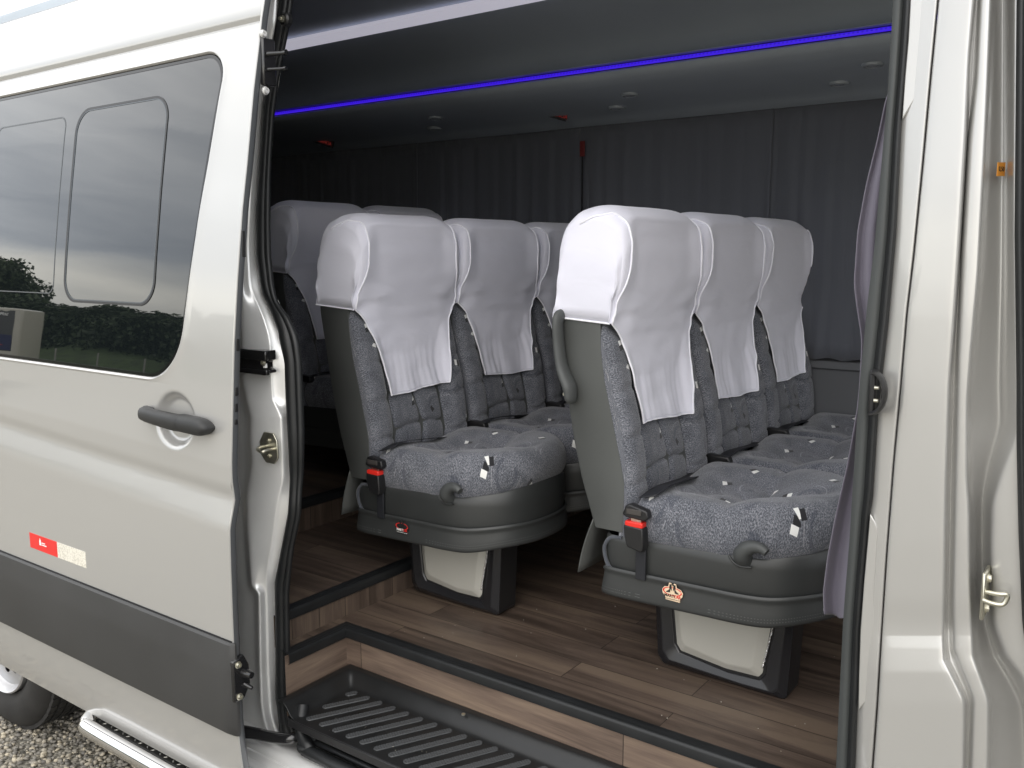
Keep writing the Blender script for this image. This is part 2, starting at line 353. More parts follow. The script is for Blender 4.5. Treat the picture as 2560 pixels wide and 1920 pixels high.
def lathe(name, prof, c, axis, m, parent=None, n=40, off=None):
    """prof [(r,h)] around axis through c"""
    vs = []
    for r, h in prof:
        for j in range(n):
            a = 2*math.pi*j/n; u, v = r*math.cos(a), r*math.sin(a)
            vs.append({'x': (c[0]+h, c[1]+u, c[2]+v), 'y': (c[0]+u, c[1]+h, c[2]+v), 'z': (c[0]+u, c[1]+v, c[2]+h)}[axis])
    fs = gridfaces(len(prof), n, True)
    if prof[0][0] > 0: fs.append(tuple(range(n)))
    if prof[-1][0] > 0: fs.append(tuple(range((len(prof)-1)*n, len(prof)*n)))
    return autosmooth(fixn(pyd(name, vs, fs, m, parent, True, None, off)), 35)
def loft(name, lines, rows, m, parent=None, sub=2, thick=0, dens=1):
    """lines: list of (pixel polyline [(px,py)], depth Y or [(py,Y)..]); resampled at pixel rows, laid at their real depth"""
    cols = []
    for ln, Y in lines:
        ys = [p[1] for p in ln]; xs = [p[0] for p in ln]; c = []
        for r in rows:
            x = float(np.interp(r, ys, xs)); y = Y if isinstance(Y, (int, float)) else float(np.interp(r, [a for a, _ in Y], [b for _, b in Y]))
            c.append(bY(x, r, y))
        cols.append(c)
    nr, nc = len(rows), len(cols)
    vs = [cols[j][i] for i in range(nr) for j in range(nc)]
    o = pyd(name, vs, gridfaces(nr, nc), m, parent)
    if sub: mod(o, 'SUBSURF', levels=sub, render_levels=sub)
    if thick: mod(o, 'SOLIDIFY', thickness=thick, offset=-1)
    return o
def text(name, s, size, loc, rot, m, parent=None, ext=.0003, align='CENTER', sx=1, bold=False, off=None):
    c = bpy.data.curves.new(name, 'FONT'); c.body = s; c.size = size; c.extrude = ext; c.align_x = align; c.align_y = 'CENTER'
    if bold: c.offset = size*.018
    c.resolution_u = 3; t = bpy.data.objects.new(name, c); COL.objects.link(t)
    dg = bpy.context.evaluated_depsgraph_get(); me = bpy.data.meshes.new_from_object(t.evaluated_get(dg)); bpy.data.objects.remove(t)
    R = rot.to_matrix().to_4x4() if hasattr(rot, 'to_matrix') else rot
    T = Matrix.Translation(Vector(loc)-(Vector(off) if off else Vector()))@R@Matrix.Diagonal((sx, 1, 1, 1)); me.transform(T)
    me.materials.clear(); return link(name, me, m, parent, False)
from mathutils import Euler
FACE_Y = Euler((rad(90), 0, 0))            # text standing in an XZ plane, read from -Y

def thing(name, label, cat, loc=(0, 0, 0), group=None, rotz=0):
    o = bpy.data.objects.new(name, None); COL.objects.link(o); o.location = loc; o.rotation_euler = (0, 0, rotz); o.empty_display_size = .1
    o['label'] = label; o['category'] = cat
    if group: o['group'] = group
    return o
def tag(o, label, cat, group=None):
    o['label'] = label; o['category'] = cat
    if group: o['group'] = group
    return o
def struct(o, kind='structure'): o['kind'] = kind; return o

# ================================================================== THE VAN
van = thing('minibus', 'silver high-roof minibus with its sliding side door open, showing the seats inside', 'minibus')

# body side section: outward offset of the skin at height z (measured for the open door)
PZ = [.30, .37, .42, .50, .57, .83, .97, 1.065, 1.135, 1.165, 1.21, 1.27, 1.404, 1.50, 1.646, 1.803, 1.908, 2.075, 2.169, 2.235, 2.40, 2.55, 2.66, 2.72]
PY = [-.118, -.128, -.138, -.147, -.152, -.152, -.150, -.1475, -.1285, -.1345, -.1345, -.1295, -.119, -.111, -.094, -.072, -.053, -.026, -.007, .005, .045, .10, .20, .34]
def dprof(z): return float(np.interp(z, PZ, PY))
def onprof(px, py, off=0):
    Y = -.1
    for _ in range(25):
        p = bY(px, py, Y); Y = .5*Y+.5*(dprof(p.z)+off)
    return bY(px, py, Y)
XD0, XD1 = -1.72, -3.16     # door front and rear edge

# ---- sliding door
door_parent = van
def rrect(x0, x1, z0, z1, r, n):
    """rounded rectangle, corners and straight sides both sampled"""
    rs = r if isinstance(r, (tuple, list)) else (r,)*4; pts = []
    cor = [(x1-rs[0], z1-rs[0], rs[0], 0), (x0+rs[1], z1-rs[1], rs[1], 90), (x0+rs[2], z0+rs[2], rs[2], 180), (x1-rs[3], z0+rs[3], rs[3], 270)]
    k = n//4; cs = [[(a+rr*math.cos(rad(s_+90*i/(k-1))), b+rr*math.sin(rad(s_+90*i/(k-1)))) for i in range(k)] for a, b, rr, s_ in cor]
    for i in range(4):
        pts += cs[i]; p, q = cs[i][-1], cs[(i+1) % 4][0]
        for m_ in range(1, 16): t = m_/16; pts.append((p[0]+(q[0]-p[0])*t, p[1]+(q[1]-p[1])*t))
    return pts
wTR = onprof(558, 140); wBR = onprof(436, 938); wb0 = onprof(0, 886); wt0 = onprof(0, 238)
WX1 = (wTR.x+wBR.x)/2+.012; WX0 = XD1+.10; WZ1 = wTR.z+.012; WZ0 = wBR.z-.012
SLANT = (wTR.x-wBR.x)/(wTR.z-wBR.z)
def slant(pts): return [(x+SLANT*(z-(WZ0+WZ1)/2)*max(0, (x-WX0)/(WX1-WX0)), z) for x, z in pts]
print('window', wTR, wBR, SLANT)
def build_door():
    vs, fs = [], []
    n = 96+60
    def ring(pts, offs):
        b = len(vs)
        for (x, z) in pts: vs.append((x, dprof(z)+offs, z))
        return b
    # window surround: from hole outwards to the rectangle
    ZS = WZ0-.016; ZT = 2.222
    hole = slant(rrect(WX0, WX1, WZ0, WZ1, (.075, .1, .13, .13), 96))
    def lerp(A, B, t): return [(a[0]+(b[0]-a[0])*t, a[1]+(b[1]-a[1])*t) for a, b in zip(A, B)]
    outer = rrect(XD1, XD0, ZS, ZT, .0005, 96)
    h1 = slant(rrect(WX0-.012, WX1+.012, WZ0-.010, WZ1+.010, (.085, .11, .14, .14), 96))
    seq = [(hole, .020), (hole, .006), (lerp(hole, h1, .25), .001), (lerp(hole, h1, .6), -.0025), (h1, -.0012), (lerp(h1, outer, .12), 0), (lerp(h1, outer, .35), 0), (lerp(h1, outer, .65), 0), (outer, 0)]
    bs = [ring(p, o) for p, o in seq]
    for a, b in zip(bs, bs[1:]):
        for j in range(n): k = (j+1) % n; fs.append((a+j, a+k, b+k, b+j))
    # lower grid (with press line and handle bowl)
    xs = sorted(set([round(x, 4) for x in list(np.linspace(XD1, -2.10, 14))+list(np.linspace(-2.10, -1.80, 46))+[-1.78, -1.75, -1.735, -1.725, XD0]]))
    zs = list(np.linspace(ZS, 1.20, 34))+[1.195, 1.185, 1.175, 1.165, 1.155, 1.145, 1.135, 1.125, 1.11, 1.09, 1.075, 1.065, 1.055, 1.04, 1.0, .95, .9, .83, .75, .65, .57, .54, .52, .50, .47, .44, .42, .40, .385, .375, .37]
    b = len(vs); hc = onprof(437, 1050)
    for z in zs:
        for x in xs:
            w = max(0, min(1, (1.33-z)/.1))*max(0, min(1, (z-.85)/.15)); sh = w*(-.05)*(x+1.75)
            y = dprof(z-sh)
            dx, dz = (x-hc.x)/.078, (z-hc.z)/.068; q = math.sqrt(dx*dx+dz*dz)
            if q < 1.1:
                t = max(0, min(1, (1.06-q)/.34)); t = t*t*(3-2*t); y += .019*t
            vs.append((x, y, z))
    fs += gridfaces(len(zs), len(xs), False, b)
    # upper panel above the drip line
    zu = [ZT, ZT+.004, ZT+.008, ZT+.014, ZT+.02, 2.27, 2.32, 2.38, 2.41, 2.422, 2.426, 2.428, 2.428]
    ou = [0, .004, .008, .005, .001, 0, 0, 0, .003, .012, .03, .07, .11]; b = len(vs)
    xu = list(np.linspace(XD1, XD0, 12))
    for z, o_ in zip(zu, ou):
        for x in xu: vs.append((x, dprof(z)+o_, z))
    fs += gridfaces(len(zu), len(xu), False, b)
    zz = list(np.linspace(2.42, .37, 90)); b = len(vs)
    for k, (dx, dy) in enumerate(((0, 0), (.002, .0025), (.0022, .004))):
        for z in zz: vs.append((XD0+dx, dprof(z)+dy, z))
    fs += gridfaces(3, len(zz), False, b)
    global edge_rows
    edge_rows = zz
    # inner skin of the door
    b = len(vs)
    for z in zz:
        vs.append((XD0-.05, dprof(z)+.028, z)); vs.append((XD1, dprof(z)+.028, z))
    fs += gridfaces(len(zz), 2, False, b)
    return pyd('sliding_door', vs, fs, PAINT, van)
door = build_door()
_v = [(XD0+dx, dprof(z)+dy, z) for dx, dy in ((.0022, .004), (.0022, .006), (.003, .014), (.000, .021), (-.006, .026), (-.05, .028)) for z in edge_rows]
pyd('door_edge', _v, gridfaces(6, len(edge_rows)), mat('dark_grey_edge', (.115, .122, .13), .38, .3, .3, .2, bump=(30, .1, .002)), door)  # front edge in a darker grey than the door skin
door['label'] = 'sliding side door slid fully back, tinted window and black trim band'
autosmooth(door, 60)
# window glass
def sheet_xz(name, pts, prof, off, m, parent, thick=0):
    """polygon fan grid filled between outline rows: rounded plate following the body section"""
    n = len(pts); cx = sum(p[0] for p in pts)/n; cz = sum(p[1] for p in pts)/n; vs = []; fs = []
    L = 26
    for k in range(L+1):
        t = k/L
        for (x, z) in pts: X = cx+(x-cx)*t; Z = cz+(z-cz)*t; vs.append((X, prof(Z)+off, Z))
    fs = gridfaces(L+1, n, True)
    return pyd(name, vs, fs, m, parent)
def gprof(z):  # the pane is flatter than the body at its foot
    t = (z-WZ0)/(WZ1-WZ0); t = min(1, max(0, t))
    return float(np.interp(t, [0, .2, .4, .6, .8, 1], G))
_zs = np.linspace(WZ0, WZ1, 6); G = [dprof(z)+.004 for z in _zs]
_sl = np.radians([5.8, 7.4, 8.6, 9.6, 10.8]); _d = np.cumsum([0]+[math.tan(s)*(WZ1-WZ0)/5 for s in _sl])
_k = (G[-1]-G[0])/_d[-1]; G = [G[0]+d*_k for d in _d]; print('glass slope factor', _k)
from functools import lru_cache
glass = sheet_xz('window', slant(rrect(WX0+.002, WX1-.002, WZ0+.002, WZ1-.002, (.073, .098, .128, .128), 64)), gprof, 0, GLASS, door)
glass['label'] = 'large tinted side window reflecting grey sky and trees'
fixn(glass)
# black bonded rim of the pane and the framed opening panes
def ringband(name, A, B, prof, off, m, parent, h=.0015):
    n = len(A); vs = []
    for P, o_ in ((A, off+h), (A, off), (B, off), (B, off+h)):
        for (x, z) in P: vs.append((x, prof(z)+o_, z))
    return autosmooth(fixn(pyd(name, vs, gridfaces(4, n, True), m, parent)), 50)
A = slant(rrect(WX0+.001, WX1-.001, WZ0+.001, WZ1-.001, (.074, .099, .129, .129), 96)); B = slant(rrect(WX0+.008, WX1-.008, WZ0+.008, WZ1-.008, (.069, .095, .125, .125), 96))
ringband('window_gasket', A, B, gprof, -.001, GLASSEDGE, door, .002)
def gpt(px, py):
    Y = -.1
    for _ in range(25): p = bY(px, py, Y); Y = .5*Y+.5*gprof(p.z)
    return bY(px, py, Y)
pa, pb, pc, pd_ = gpt(212, 275), gpt(418, 255), gpt(160, 745), gpt(378, 773); print('pane', pa, pb, pc, pd_)
px0, px1, pz0, pz1 = (pa.x+pc.x)/2-.02, (pb.x+pd_.x)/2+.012, (pc.z+pd_.z)/2-.002, (pa.z+pb.z)/2+.012
A = rrect(px0, px1, pz0, pz1, .065, 64); B = rrect(px0+.006, px1-.006, pz0+.006, pz1-.006, .06, 64); C_ = rrect(px0+.009, px1-.009, pz0+.009, pz1-.009, .058, 64)
fr = ringband('vent_window_frame', A, B, gprof, -.0016, BLACK, door, .003)
ringband('vent_window_trim', B, C_, gprof, -.0012, CLEARGREY, door, .002)
# outline of the neighbouring fixed pane seen through the tint
q0 = gpt(168, 290); A = rrect(WX0+.12, q0.x, pz0+.02, q0.z, .03, 48); B = rrect(WX0+.123, q0.x-.004, pz0+.023, q0.z-.004, .028, 48)
ringband('pane_outline', A, B, gprof, -.0006, mat('frit_line', (.05, .055, .06), .3), door, .001)
# black trim band
def build_trim():
    z0a, z1a = .553, .787
    prof = [(z1a, .002), (z1a+.001, -.006), (z1a-.004, -.011), (z1a-.055, -.020), (z1a-.075, -.0215), (z0a+.03, -.0215), (z0a+.008, -.018), (z0a, -.008), (z0a+.001, .002)]
    xs = [XD1+.004]+list(np.linspace(XD1+.03, XD0-.03, 8))+[XD0-.012, XD0-.003, XD0+.006, XD0+.012, XD0+.012]
    en = [1]*9+[1, .92, .6, .15, -.2]; vs = []
    for x, e in zip(xs, en):
        for z, o_ in prof: vs.append((x, -.152+o_*e, z))
    o = fixn(pyd('door_trim', vs, gridfaces(len(xs), len(prof))+[tuple(range(len(prof)-1, -1, -1))], TRIM, door)); autosmooth(o, 28); return o
build_trim()
box('trim_gap', (XD1, -.1535, .787), (XD0, -.148, .7905), BLACK, door, 0)
# handle
def build_handle():
    a = onprof(367, 1030); b = onprof(538, 1075); cz = (a.z+b.z)/2; print('handle', a, b)
    L = b.x-a.x; base = dprof(cz)
    N = 26; vs = []
    for i in range(N):
        t = i/(N-1); x = a.x+L*t
        hh = .0215*(min(1, (t/.06))**.5 if t < .06 else 1)*(1-.0*t)
        hh = .017+.006*t
        if t < .05: hh *= math.sqrt(max(.02, 1-(1-t/.05)**2))
        if t > .82: hh *= math.sqrt(max(.02, 1-((t-.82)/.18)**2.4))
        out = -.036-.010*math.sin(math.pi*min(1, t*1.1)); inn = -.012 if .12 < t < .62 else .004
        if t < .05 or t > .97: out = -.022
        z = cz+.004-.012*(t-.5)
        for k in range(14):
            q = 2*math.pi*k/14; c, s = math.cos(q), math.sin(q)
            yy = (out+inn)/2+(out-inn)/2*(abs(c)**.7*(1 if c > 0 else -1)); zz = z+hh*(abs(s)**.75*(1 if s > 0 else -1))
            vs.append((x, base+yy, zz))
    fs = gridfaces(N, 14, True)+[tuple(range(13, -1, -1)), tuple(range((N-1)*14, N*14))]
    h = autosmooth(fixn(pyd('door_handle', vs, fs, mat('handle_plastic', (.020, .0205, .021), .5, bump=(900, .15, .0004)), door)), 60)
    sx = a.x+L*.655; rg = []
    for i_ in (0, 1):
        for k in range(24):
            q = 2*math.pi*k/24; c, s_ = math.cos(q), math.sin(q); t = .655; hh = .0218; out = -.036-.010*math.sin(math.pi*min(1, t*1.1))-.0006; inn = .004
            rg.append((sx+.0012*i_, base+(out+inn)/2+(out-inn)/2*(abs(c)**.7*(1 if c > 0 else -1)), cz+.004-.012*(t-.5)+hh*(abs(s_)**.75*(1 if s_ > 0 else -1))))
    pyd('handle_seam', rg, gridfaces(2, 24, True), BLACK, h)
    vs2, fs2 = tubeverts([(sx, base-.019, cz-.002), (sx+.0016, base-.019, cz-.002)], .0285, 20); 
    return h
build_handle()
# red and white reflective sticker
s0, s1, s2, s3 = onprof(73, 1331, -.001), onprof(213, 1380, -.001), onprof(218, 1421, -.001), onprof(78, 1370, -.001); sm = onprof(142, 1356, -.001); print('sticker', s0, s1, s2)
sz1, sz0 = (s0.z+s1.z)/2, (s2.z+s3.z)/2; sy = dprof((sz0+sz1)/2)-.0006
st = box('reflective_sticker', (s0.x, sy, sz0), (sm.x, sy+.0012, sz1), REDPRINT, door, 0)
HONEY, nt_, N_, L_, P_ = newmat('honeycomb_reflector'); P_.inputs['Roughness'].default_value = .35
vv = N_.new('ShaderNodeTexVoronoi'); vv.inputs['Scale'].default_value = 190; tcc = N_.new('ShaderNodeTexCoord'); L_.new(tcc.outputs['Object'], vv.inputs['Vector'])
crr = N_.new('ShaderNodeValToRGB'); crr.color_ramp.elements[0].color = (.78, .75, .66, 1); crr.color_ramp.elements[1].color = (.58, .55, .47, 1); crr.color_ramp.elements[0].position = .4; crr.color_ramp.elements[1].position = .8
L_.new(vv.outputs['Distance'], crr.inputs[0]); L_.new(crr.outputs[0], P_.inputs['Base Color'])
box('reflective_sticker', (sm.x, sy, sz0), (s1.x, sy+.0012, sz1), HONEY, door, 0)
def flatpoly(name, pts, y, m, parent, off=None, t=.0006):
    return prism(name, pts, 'y', y, y+t, m, parent, 0, off=off)
mx_, mz_ = (s0.x+sm.x)/2-.01, (sz0+sz1)/2+.003
flatpoly('sticker_mark', [(mx_-.012, mz_-.008), (mx_-.012, mz_+.004), (mx_-.008, mz_+.013), (mx_-.003, mz_+.006), (mx_-.001, mz_-.008)], sy-.0006, WHITE, st)
for k, w in ((0, .018), (1, .026)): box('sticker_mark', (mx_+.002, sy-.0006, mz_-.001-.006*k), (mx_+.002+w, sy, mz_+.002-.006*k), WHITE, st, 0)

# hardware on the door's front edge
def bolt(parent, c, axis, r=.007, h=.006, m=ZINC):
    return lathe('bolt', [(r*1.25, 0), (r*1.25, h*.25), (r, h*.3), (r*.9, h), (r*.4, h), (r*.35, h*.5), (.0001, h*.5)], c, axis, m, parent, 16)
def edgept(py, dx=.004, dy=.02):
    p = bX(615, py, XD0); return Vector((XD0+dx, dprof(p.z)+dy, p.z))
# upper guide bracket
up = edgept(140); print('upper bracket', up)
br = box('upper_guide_bracket', (XD0-.004, up.y-.008, up.z-.058), (XD0+.010, up.y+.030, up.z+.048), BLACKMETAL, door, .004)
for dz, r, l in ((.012, .0062, .048), (-.022, .0045, .046)):
    p = Vector((XD0+.010, up.y+.006, up.z+dz)); tube('guide_pin', [p, p+Vector((l*.75, .012, 0)), p+Vector((l, .014, 0))], [r, r*.8, r*1.15], BLACKMETAL, door, 12)
bolt(door, (XD0+.008, up.y-.004, up.z+.055), 'x', .0075, .007, PAINT_IN); bolt(door, (XD0+.006, up.y-.002, up.z-.070), 'x', .0075, .007, PAINT_IN)
# lower latch block
lw = bX(605, 1690, XD0)
lb = prism('lower_guide_block', [(lw.y-.035, lw.z+.052), (lw.y-.002, lw.z+.060), (lw.y+.012, lw.z+.03), (lw.y+.014, lw.z-.02), (lw.y-.006, lw.z-.052), (lw.y-.035, lw.z-.052)], 'x', XD0-.004, XD0+.014, BLACKMETAL, door, .004)
tube('guide_pin', [(XD0+.010, lw.y-.004, lw.z+.014), (XD0+.040, lw.y-.002, lw.z+.014)], [.012, .008], BLACKMETAL, door, 14)
tube('guide_pin', [(XD0+.010, lw.y-.002, lw.z-.016), (XD0+.034, lw.y+.002, lw.z-.022)], [.007, .004], BLACKMETAL, door, 10)
for dz in (.040, -.040): bolt(door, (XD0+.013, lw.y-.020, lw.z+dz), 'x', .0068, .008, ZINC)
# slots along the edge
for py, h in ((975, .010), (1015, .010), (610, .030), (860, .014), (1050, .006)):
    p = edgept(py, .0036, .012); box('flange_slot', (p.x-.002, p.y-.0045, p.z-h), (p.x+.0012, p.y+.0045, p.z+h), BLACK, door, .002)

# ---- rear door pillar (C-pillar jamb), lofted between its press lines at real depth
S_ = [(705,-60),(705,0),(684,135),(663,265),(654,400),(647,521),(647,637),(658,723),(699,815),(718,901),(721,991),(727,1112),(730,1200),(725,1287),(710,1365),(693,1460),(695,1634),(695,1742),(706,1829),(740,1880),(800,1925),(840,1960)]
R_ = [(694,-60),(693,0),(689,63),(676,116),(649,207),(636,330),(628,480),(622,620),(628,720),(660,790),(678,850),(680,930),(684,997),(705,1042),(710,1199),(697,1247),(686,1330),(667,1439),(671,1547),(673,1677),(680,1785),(691,1825),(720,1880),(780,1925),(800,1960)]
L_l = [(666,-60),(664,0),(658,60),(650,116),(640,207),(625,330),(615,480),(606,620),(604,720),(604,800),(606,850),(607,950),(629,1047),(627,1123),(635,1150),(618,1232),(621,1330),(630,1465),(647,1484),(649,1634),(652,1760),(662,1816),(690,1870),(740,1925),(760,1960)]
K_l = [(640,-60),(640,0),(630,116),(610,250),(600,400),(585,600),(572,800),(565,960),(592,1047),(590,1123),(597,1150),(590,1232),(593,1330),(598,1465),(607,1484),(610,1634),(613,1760),(622,1816),(640,1870),(680,1925),(700,1960)]
def shift(l, d): return [(x+d, y) for x, y in l]
YS, YR, YL, YK = .070, .042, .014, .030
rows = sorted(set(list(range(-60, 1961, 28))+[1047, 1042, 1465, 1484, 997, 930]))
def ty(base):  # tumblehome of the pillar, as (pixel row, depth)
    out = []
    for py in range(-60, 2001, 40):
        z = bY(680, py, base).z; out.append((py, base+max(0, (dprof(z)+.152))*.55))
    return out
cp = loft('rear_door_pillar', [(shift(K_l, -60), ty(.045)), (K_l, ty(YK)), (shift(L_l, -10), ty(YL+.020)), (shift(L_l, -4), ty(YL+.004)), (shift(L_l, 2), ty(YL)),
    (shift(R_, -8), ty(YR-.003)), (shift(R_, -2), ty(YR)), (shift(R_, 3), ty(YR+.006)), (shift(S_, -8), ty(YS-.006)), (S_, ty(YS)), (shift(S_, 25), ty(YS+.015))],
    rows, PAINT_IN, van, 2)
cp['label'] = 'painted metal pillar behind the door opening'

def seal(name, outer, inner, Yf, m, parent, y0=-60, y1=1900, step=22, dy=.0):
    """weather strip of two lobes between two pixel lines at depth Yf(py)"""
    rws = list(range(y0, y1, step)); pa, pb, ra, rb = [], [], [], []
    for r in rws:
        xo = np.interp(r, [p[1] for p in outer], [p[0] for p in outer]); xi = np.interp(r, [p[1] for p in inner], [p[0] for p in inner])
        Y = Yf(r) if callable(Yf) else Yf
        o = bY(xo, r, Y); i = bY(xi, r, Y); w = abs(i.x-o.x)
        pa.append(o.lerp(i, .36)); ra.append(w*.37); pb.append(o.lerp(i, .84)+Vector((0, -.004, 0))); rb.append(w*.17)
    A, FA = tubeverts(smoothpath(pa, 2), list(np.interp(np.linspace(0, len(ra)-1, 2*(len(ra)-1)+1), range(len(ra)), ra)), 14)
    B, FB = tubeverts(smoothpath(pb, 2), list(np.interp(np.linspace(0, len(rb)-1, 2*(len(rb)-1)+1), range(len(rb)), rb)), 12)
    vs = A+B; fs = FA+[tuple(x+len(A) for x in f) for f in FB]
    # backing strip
    b = len(vs)
    for o, i, w in zip(pa, pb, ra): vs.append(o+Vector((-w*.8, .006, 0))); vs.append(i+Vector((w*.3, .006, 0)))
    fs += gridfaces(len(pa), 2, False, b)
    return pyd(name, vs, fs, m, parent)
I_ = [(734,-60),(734,0),(725,63),(710,135),(696,207),(686,290),(681,362),(677,450),(676,560),(678,640),(686,720),(697,760),(727,801),(748,849),(754,901),(757,961),(761,1081),(760,1180),(756,1220),(753,1287),(734,1373),(723,1482),(725,1590),(727,1720),(725,1777),(734,1820),(765,1866),(830,1916),(900,1960)]
tys = ty(YS)
sl = seal('door_seal', S_, I_, lambda r: float(np.interp(r, [a for a, _ in tys], [b for _, b in tys]))-.004, RUBBER, van)
# pocket with the centre guide and black catch
pk = bY(635, 890, .055); print('pocket', pk, bY(690, 890, .06))
def ctr(px, py, Y): return bY(px, py, Y)
q1, q2 = ctr(596, 872, .045), ctr(680, 925, .045)
cat = prism('centre_catch', [(q1.x-.04, q1.z), (q2.x, q1.z+.004), (q2.x, q1.z-.020), (q2.x-.012, q1.z-.024), (q2.x-.012, q2.z+.004), (q2.x, q2.z), (q2.x, q2.z-.008), (q1.x-.04, q2.z-.004)], 'y', .030, .060, BLACKMETAL, van, .003)
box('catch_bar', (q1.x-.01, .022, q1.z-.022), (q2.x+.004, .034, q1.z+.004), BLACKMETAL, cat, .004)
box('catch_bar', (q1.x-.03, .024, q2.z-.012), (q2.x+.004, .036, q2.z+.002), BLACKMETAL, cat, .003)
bolt(cat, (ctr(659, 907, .028).x, .028, ctr(659, 907, .028).z), 'y', -.0068, -.005, ZINC)
box('catch_buffer', (q2.x-.012, .027, q2.z+.006), (q2.x-.003, .034, q1.z-.028), WHITE, cat, .001)
# lock striker on the pillar
k1 = ctr(672, 1120, .026); sr = .033
pts = [(k1.x+sr*a*.98, k1.z+sr*b*1.18) for a, b in ((-1.1, .35), (-.55, 1), (.55, 1), (.95, .55), (1, -.55), (.55, -1), (-.45, -1), (-1.1, -.4))]
plate = prism('lock_striker', pts, 'y', .026, .031, ZINC, van, .0012)
for dz in (.019, -.020): bolt(plate, (k1.x, .0265, k1.z+dz), 'y', -.0058, -.005, ZINC)
tube('striker_loop', [(k1.x-.010, .026, k1.z+.004), (k1.x-.010, .010, k1.z+.004), (k1.x-.006, -.004, k1.z+.001), (k1.x+.014, -.006, k1.z-.002), (k1.x+.018, .006, k1.z), (k1.x+.018, .026, k1.z)], .0042, ZINC, plate, 12, smooth=5)
# round rubber stop with clip at the top of the pillar
u1 = ctr(677, 40, .07)
stop = lathe('rubber_stop', [(.0165, .008), (.0165, -.004), (.013, -.008), (.010, -.008), (.009, -.004), (.0001, -.004)], (u1.x, ty(.03)[1][1]-.01, u1.z), 'y', BLACK, van, 28)
lathe('stop_nut', [(.0085, -.006), (.0085, -.013), (.004, -.014), (.004, -.020), (.0001, -.020)], (u1.x, ty(.03)[1][1]-.01, u1.z), 'y', ZINC, stop, 6)
# lower roller arm
arm = [ctr(596, 1828, -.05), ctr(640, 1834, -.03), ctr(690, 1844, -.01), ctr(728, 1846, .0), ctr(745, 1835, .03), ctr(752, 1822, .09)]
tube('lower_roller_arm', arm, [.017, .015, .0145, .014, .013, .012], BLACKMETAL, van, 14, smooth=5)

# ---- sill under the opening
sill_prof = [(.12, .40), (.05, .43), (.012, .440), (-.006, .441), (-.020, .436), (-.027, .428), (-.029, .421), (-.033, .419), (-.036, .409), (-.040, .404), (-.050, .402), (-.060, .396), (-.066, .386), (-.066, .368), (-.06, .352), (-.03, .335), (.05, .33)]
vs = [(x, y, z) for x in (-2.6, -1.9, -1.2, -.5, -.32) for (y, z) in sill_prof]
o = pyd('door_sill', vs, gridfaces(5, len(sill_prof)), PAINT_IN, van); autosmooth(o, 30)
# rubber seal along the sill
tube('door_seal', [(-1.672, .030, .515), (-1.655, .032, .480), (-1.58, .034, .468), (-.40, .034, .468)], .008, RUBBER, van, 10, smooth=4)
tube('door_seal', [(-1.708, .045, .55), (-1.690, .020, .495), (-1.645, .006, .468), (-1.56, .003, .460), (-.40, .003, .460)], .016, RUBBER, van, 12, smooth=4)
box('sill_well', (-1.72, .085, .40), (-.32, .26, .452), LINER, van, .0)

# ---- front door pillar (B-pillar)
b0 = [(2233,-60),(2233,0),(2219,231),(2204,405),(2187,608),(2169,752),(2149,960),(2142,1054),(2124,1342),(2108,1545),(2102,1668),(2090,1920),(2088,1980)]
b1 = [(2277,-60),(2276,0),(2268,116),(2253,295),(2250,340),(2239,579),(2219,810),(2201,960),(2194,1023),(2180,1250),(2173,1285),(2158,1453),(2148,1576),(2145,1687),(2142,1773),(2136,1920),(2134,1980)]
b2 = [(2350,-60),(2346,0),(2329,174),(2308,405),(2285,637),(2268,781),(2253,960),(2234,1164),(2216,1404),(2204,1588),(2194,1760),(2182,1920),(2178,1980)]
b3 = [(2440,-60),(2436,0),(2424,145),(2415,347),(2401,579),(2386,810),(2375,960),(2367,1207),(2360,1600),(2363,1650),(2413,1750),(2412,1830),(2410,1920),(2408,1980)]
b4 = [(2455,-60),(2450,0),(2440,200),(2424,347),(2407,637),(2395,900),(2388,1207),(2382,1515),(2385,1625),(2434,1745),(2431,1830),(2428,1920),(2426,1980)]
b5 = [(2482,-60),(2479,0),(2470,231),(2462,405),(2447,694),(2430,880),(2421,1000),(2420,1200),(2425,1269),(2426,1453),(2435,1640),(2474,1750),(2473,1830),(2471,1920),(2469,1980)]
b6 = [(2512,-60),(2512,0),(2512,400),(2510,700),(2505,960),(2508,1060),(2480,1150),(2462,1240),(2461,1360),(2466,1550),(2492,1640),(2530,1700),(2560,1760),(2575,1980)]
b7 = [(2531,-60),(2531,0),(2528,579),(2534,960),(2536,1090),(2500,1180),(2478,1260),(2475,1361),(2482,1560),(2512,1640),(2550,1690),(2585,1760),(2600,1980)]
b8 = [(2545,-60),(2541,0),(2536,579),(2541,960),(2541,1100),(2546,1330),(2556,1560),(2578,1720),(2600,1850),(2610,1980)]
def tz(base, amt=.30, bulge=0):
    out = []
    for py in range(-340, 2521, 20):
        z = bY(2300, py, base).z; y = base+max(0, dprof(max(z, 1.2))+.13)*amt
        if bulge:
            y += -bulge*float(np.interp(z, [.9, 1.01, 1.06, 1.10, 1.125, 1.14, 1.175], [1, 1, .78, .22, -.22, -.18, 0]))
        out.append((py, y))
    return out
def ext(l):   # carry each press line on above and below the frame, up to the roof rail and down to the sill
    (x0, y0), (x1, y1) = l[0], l[2]; (x2, y2), (x3, y3) = l[-3], l[-1]
    return [(x0+(x0-x1)/(y0-y1)*(-330-y0), -330)]+l+[(x3+(x3-x2)/(y3-y2)*(2500-y3), 2500)]
b0, b1, b2, b3, b4, b5, b6, b7, b8 = [ext(l) for l in (b0, b1, b2, b3, b4, b5, b6, b7, b8)]
rowsB = sorted(set(list(range(-330, -60, 60))+list(range(2010, 2500, 60))+list(range(-60, 1981, 30))+[1588, 1600, 1612, 1625, 1640, 1655, 1670, 1690, 1710, 1740, 1755]))
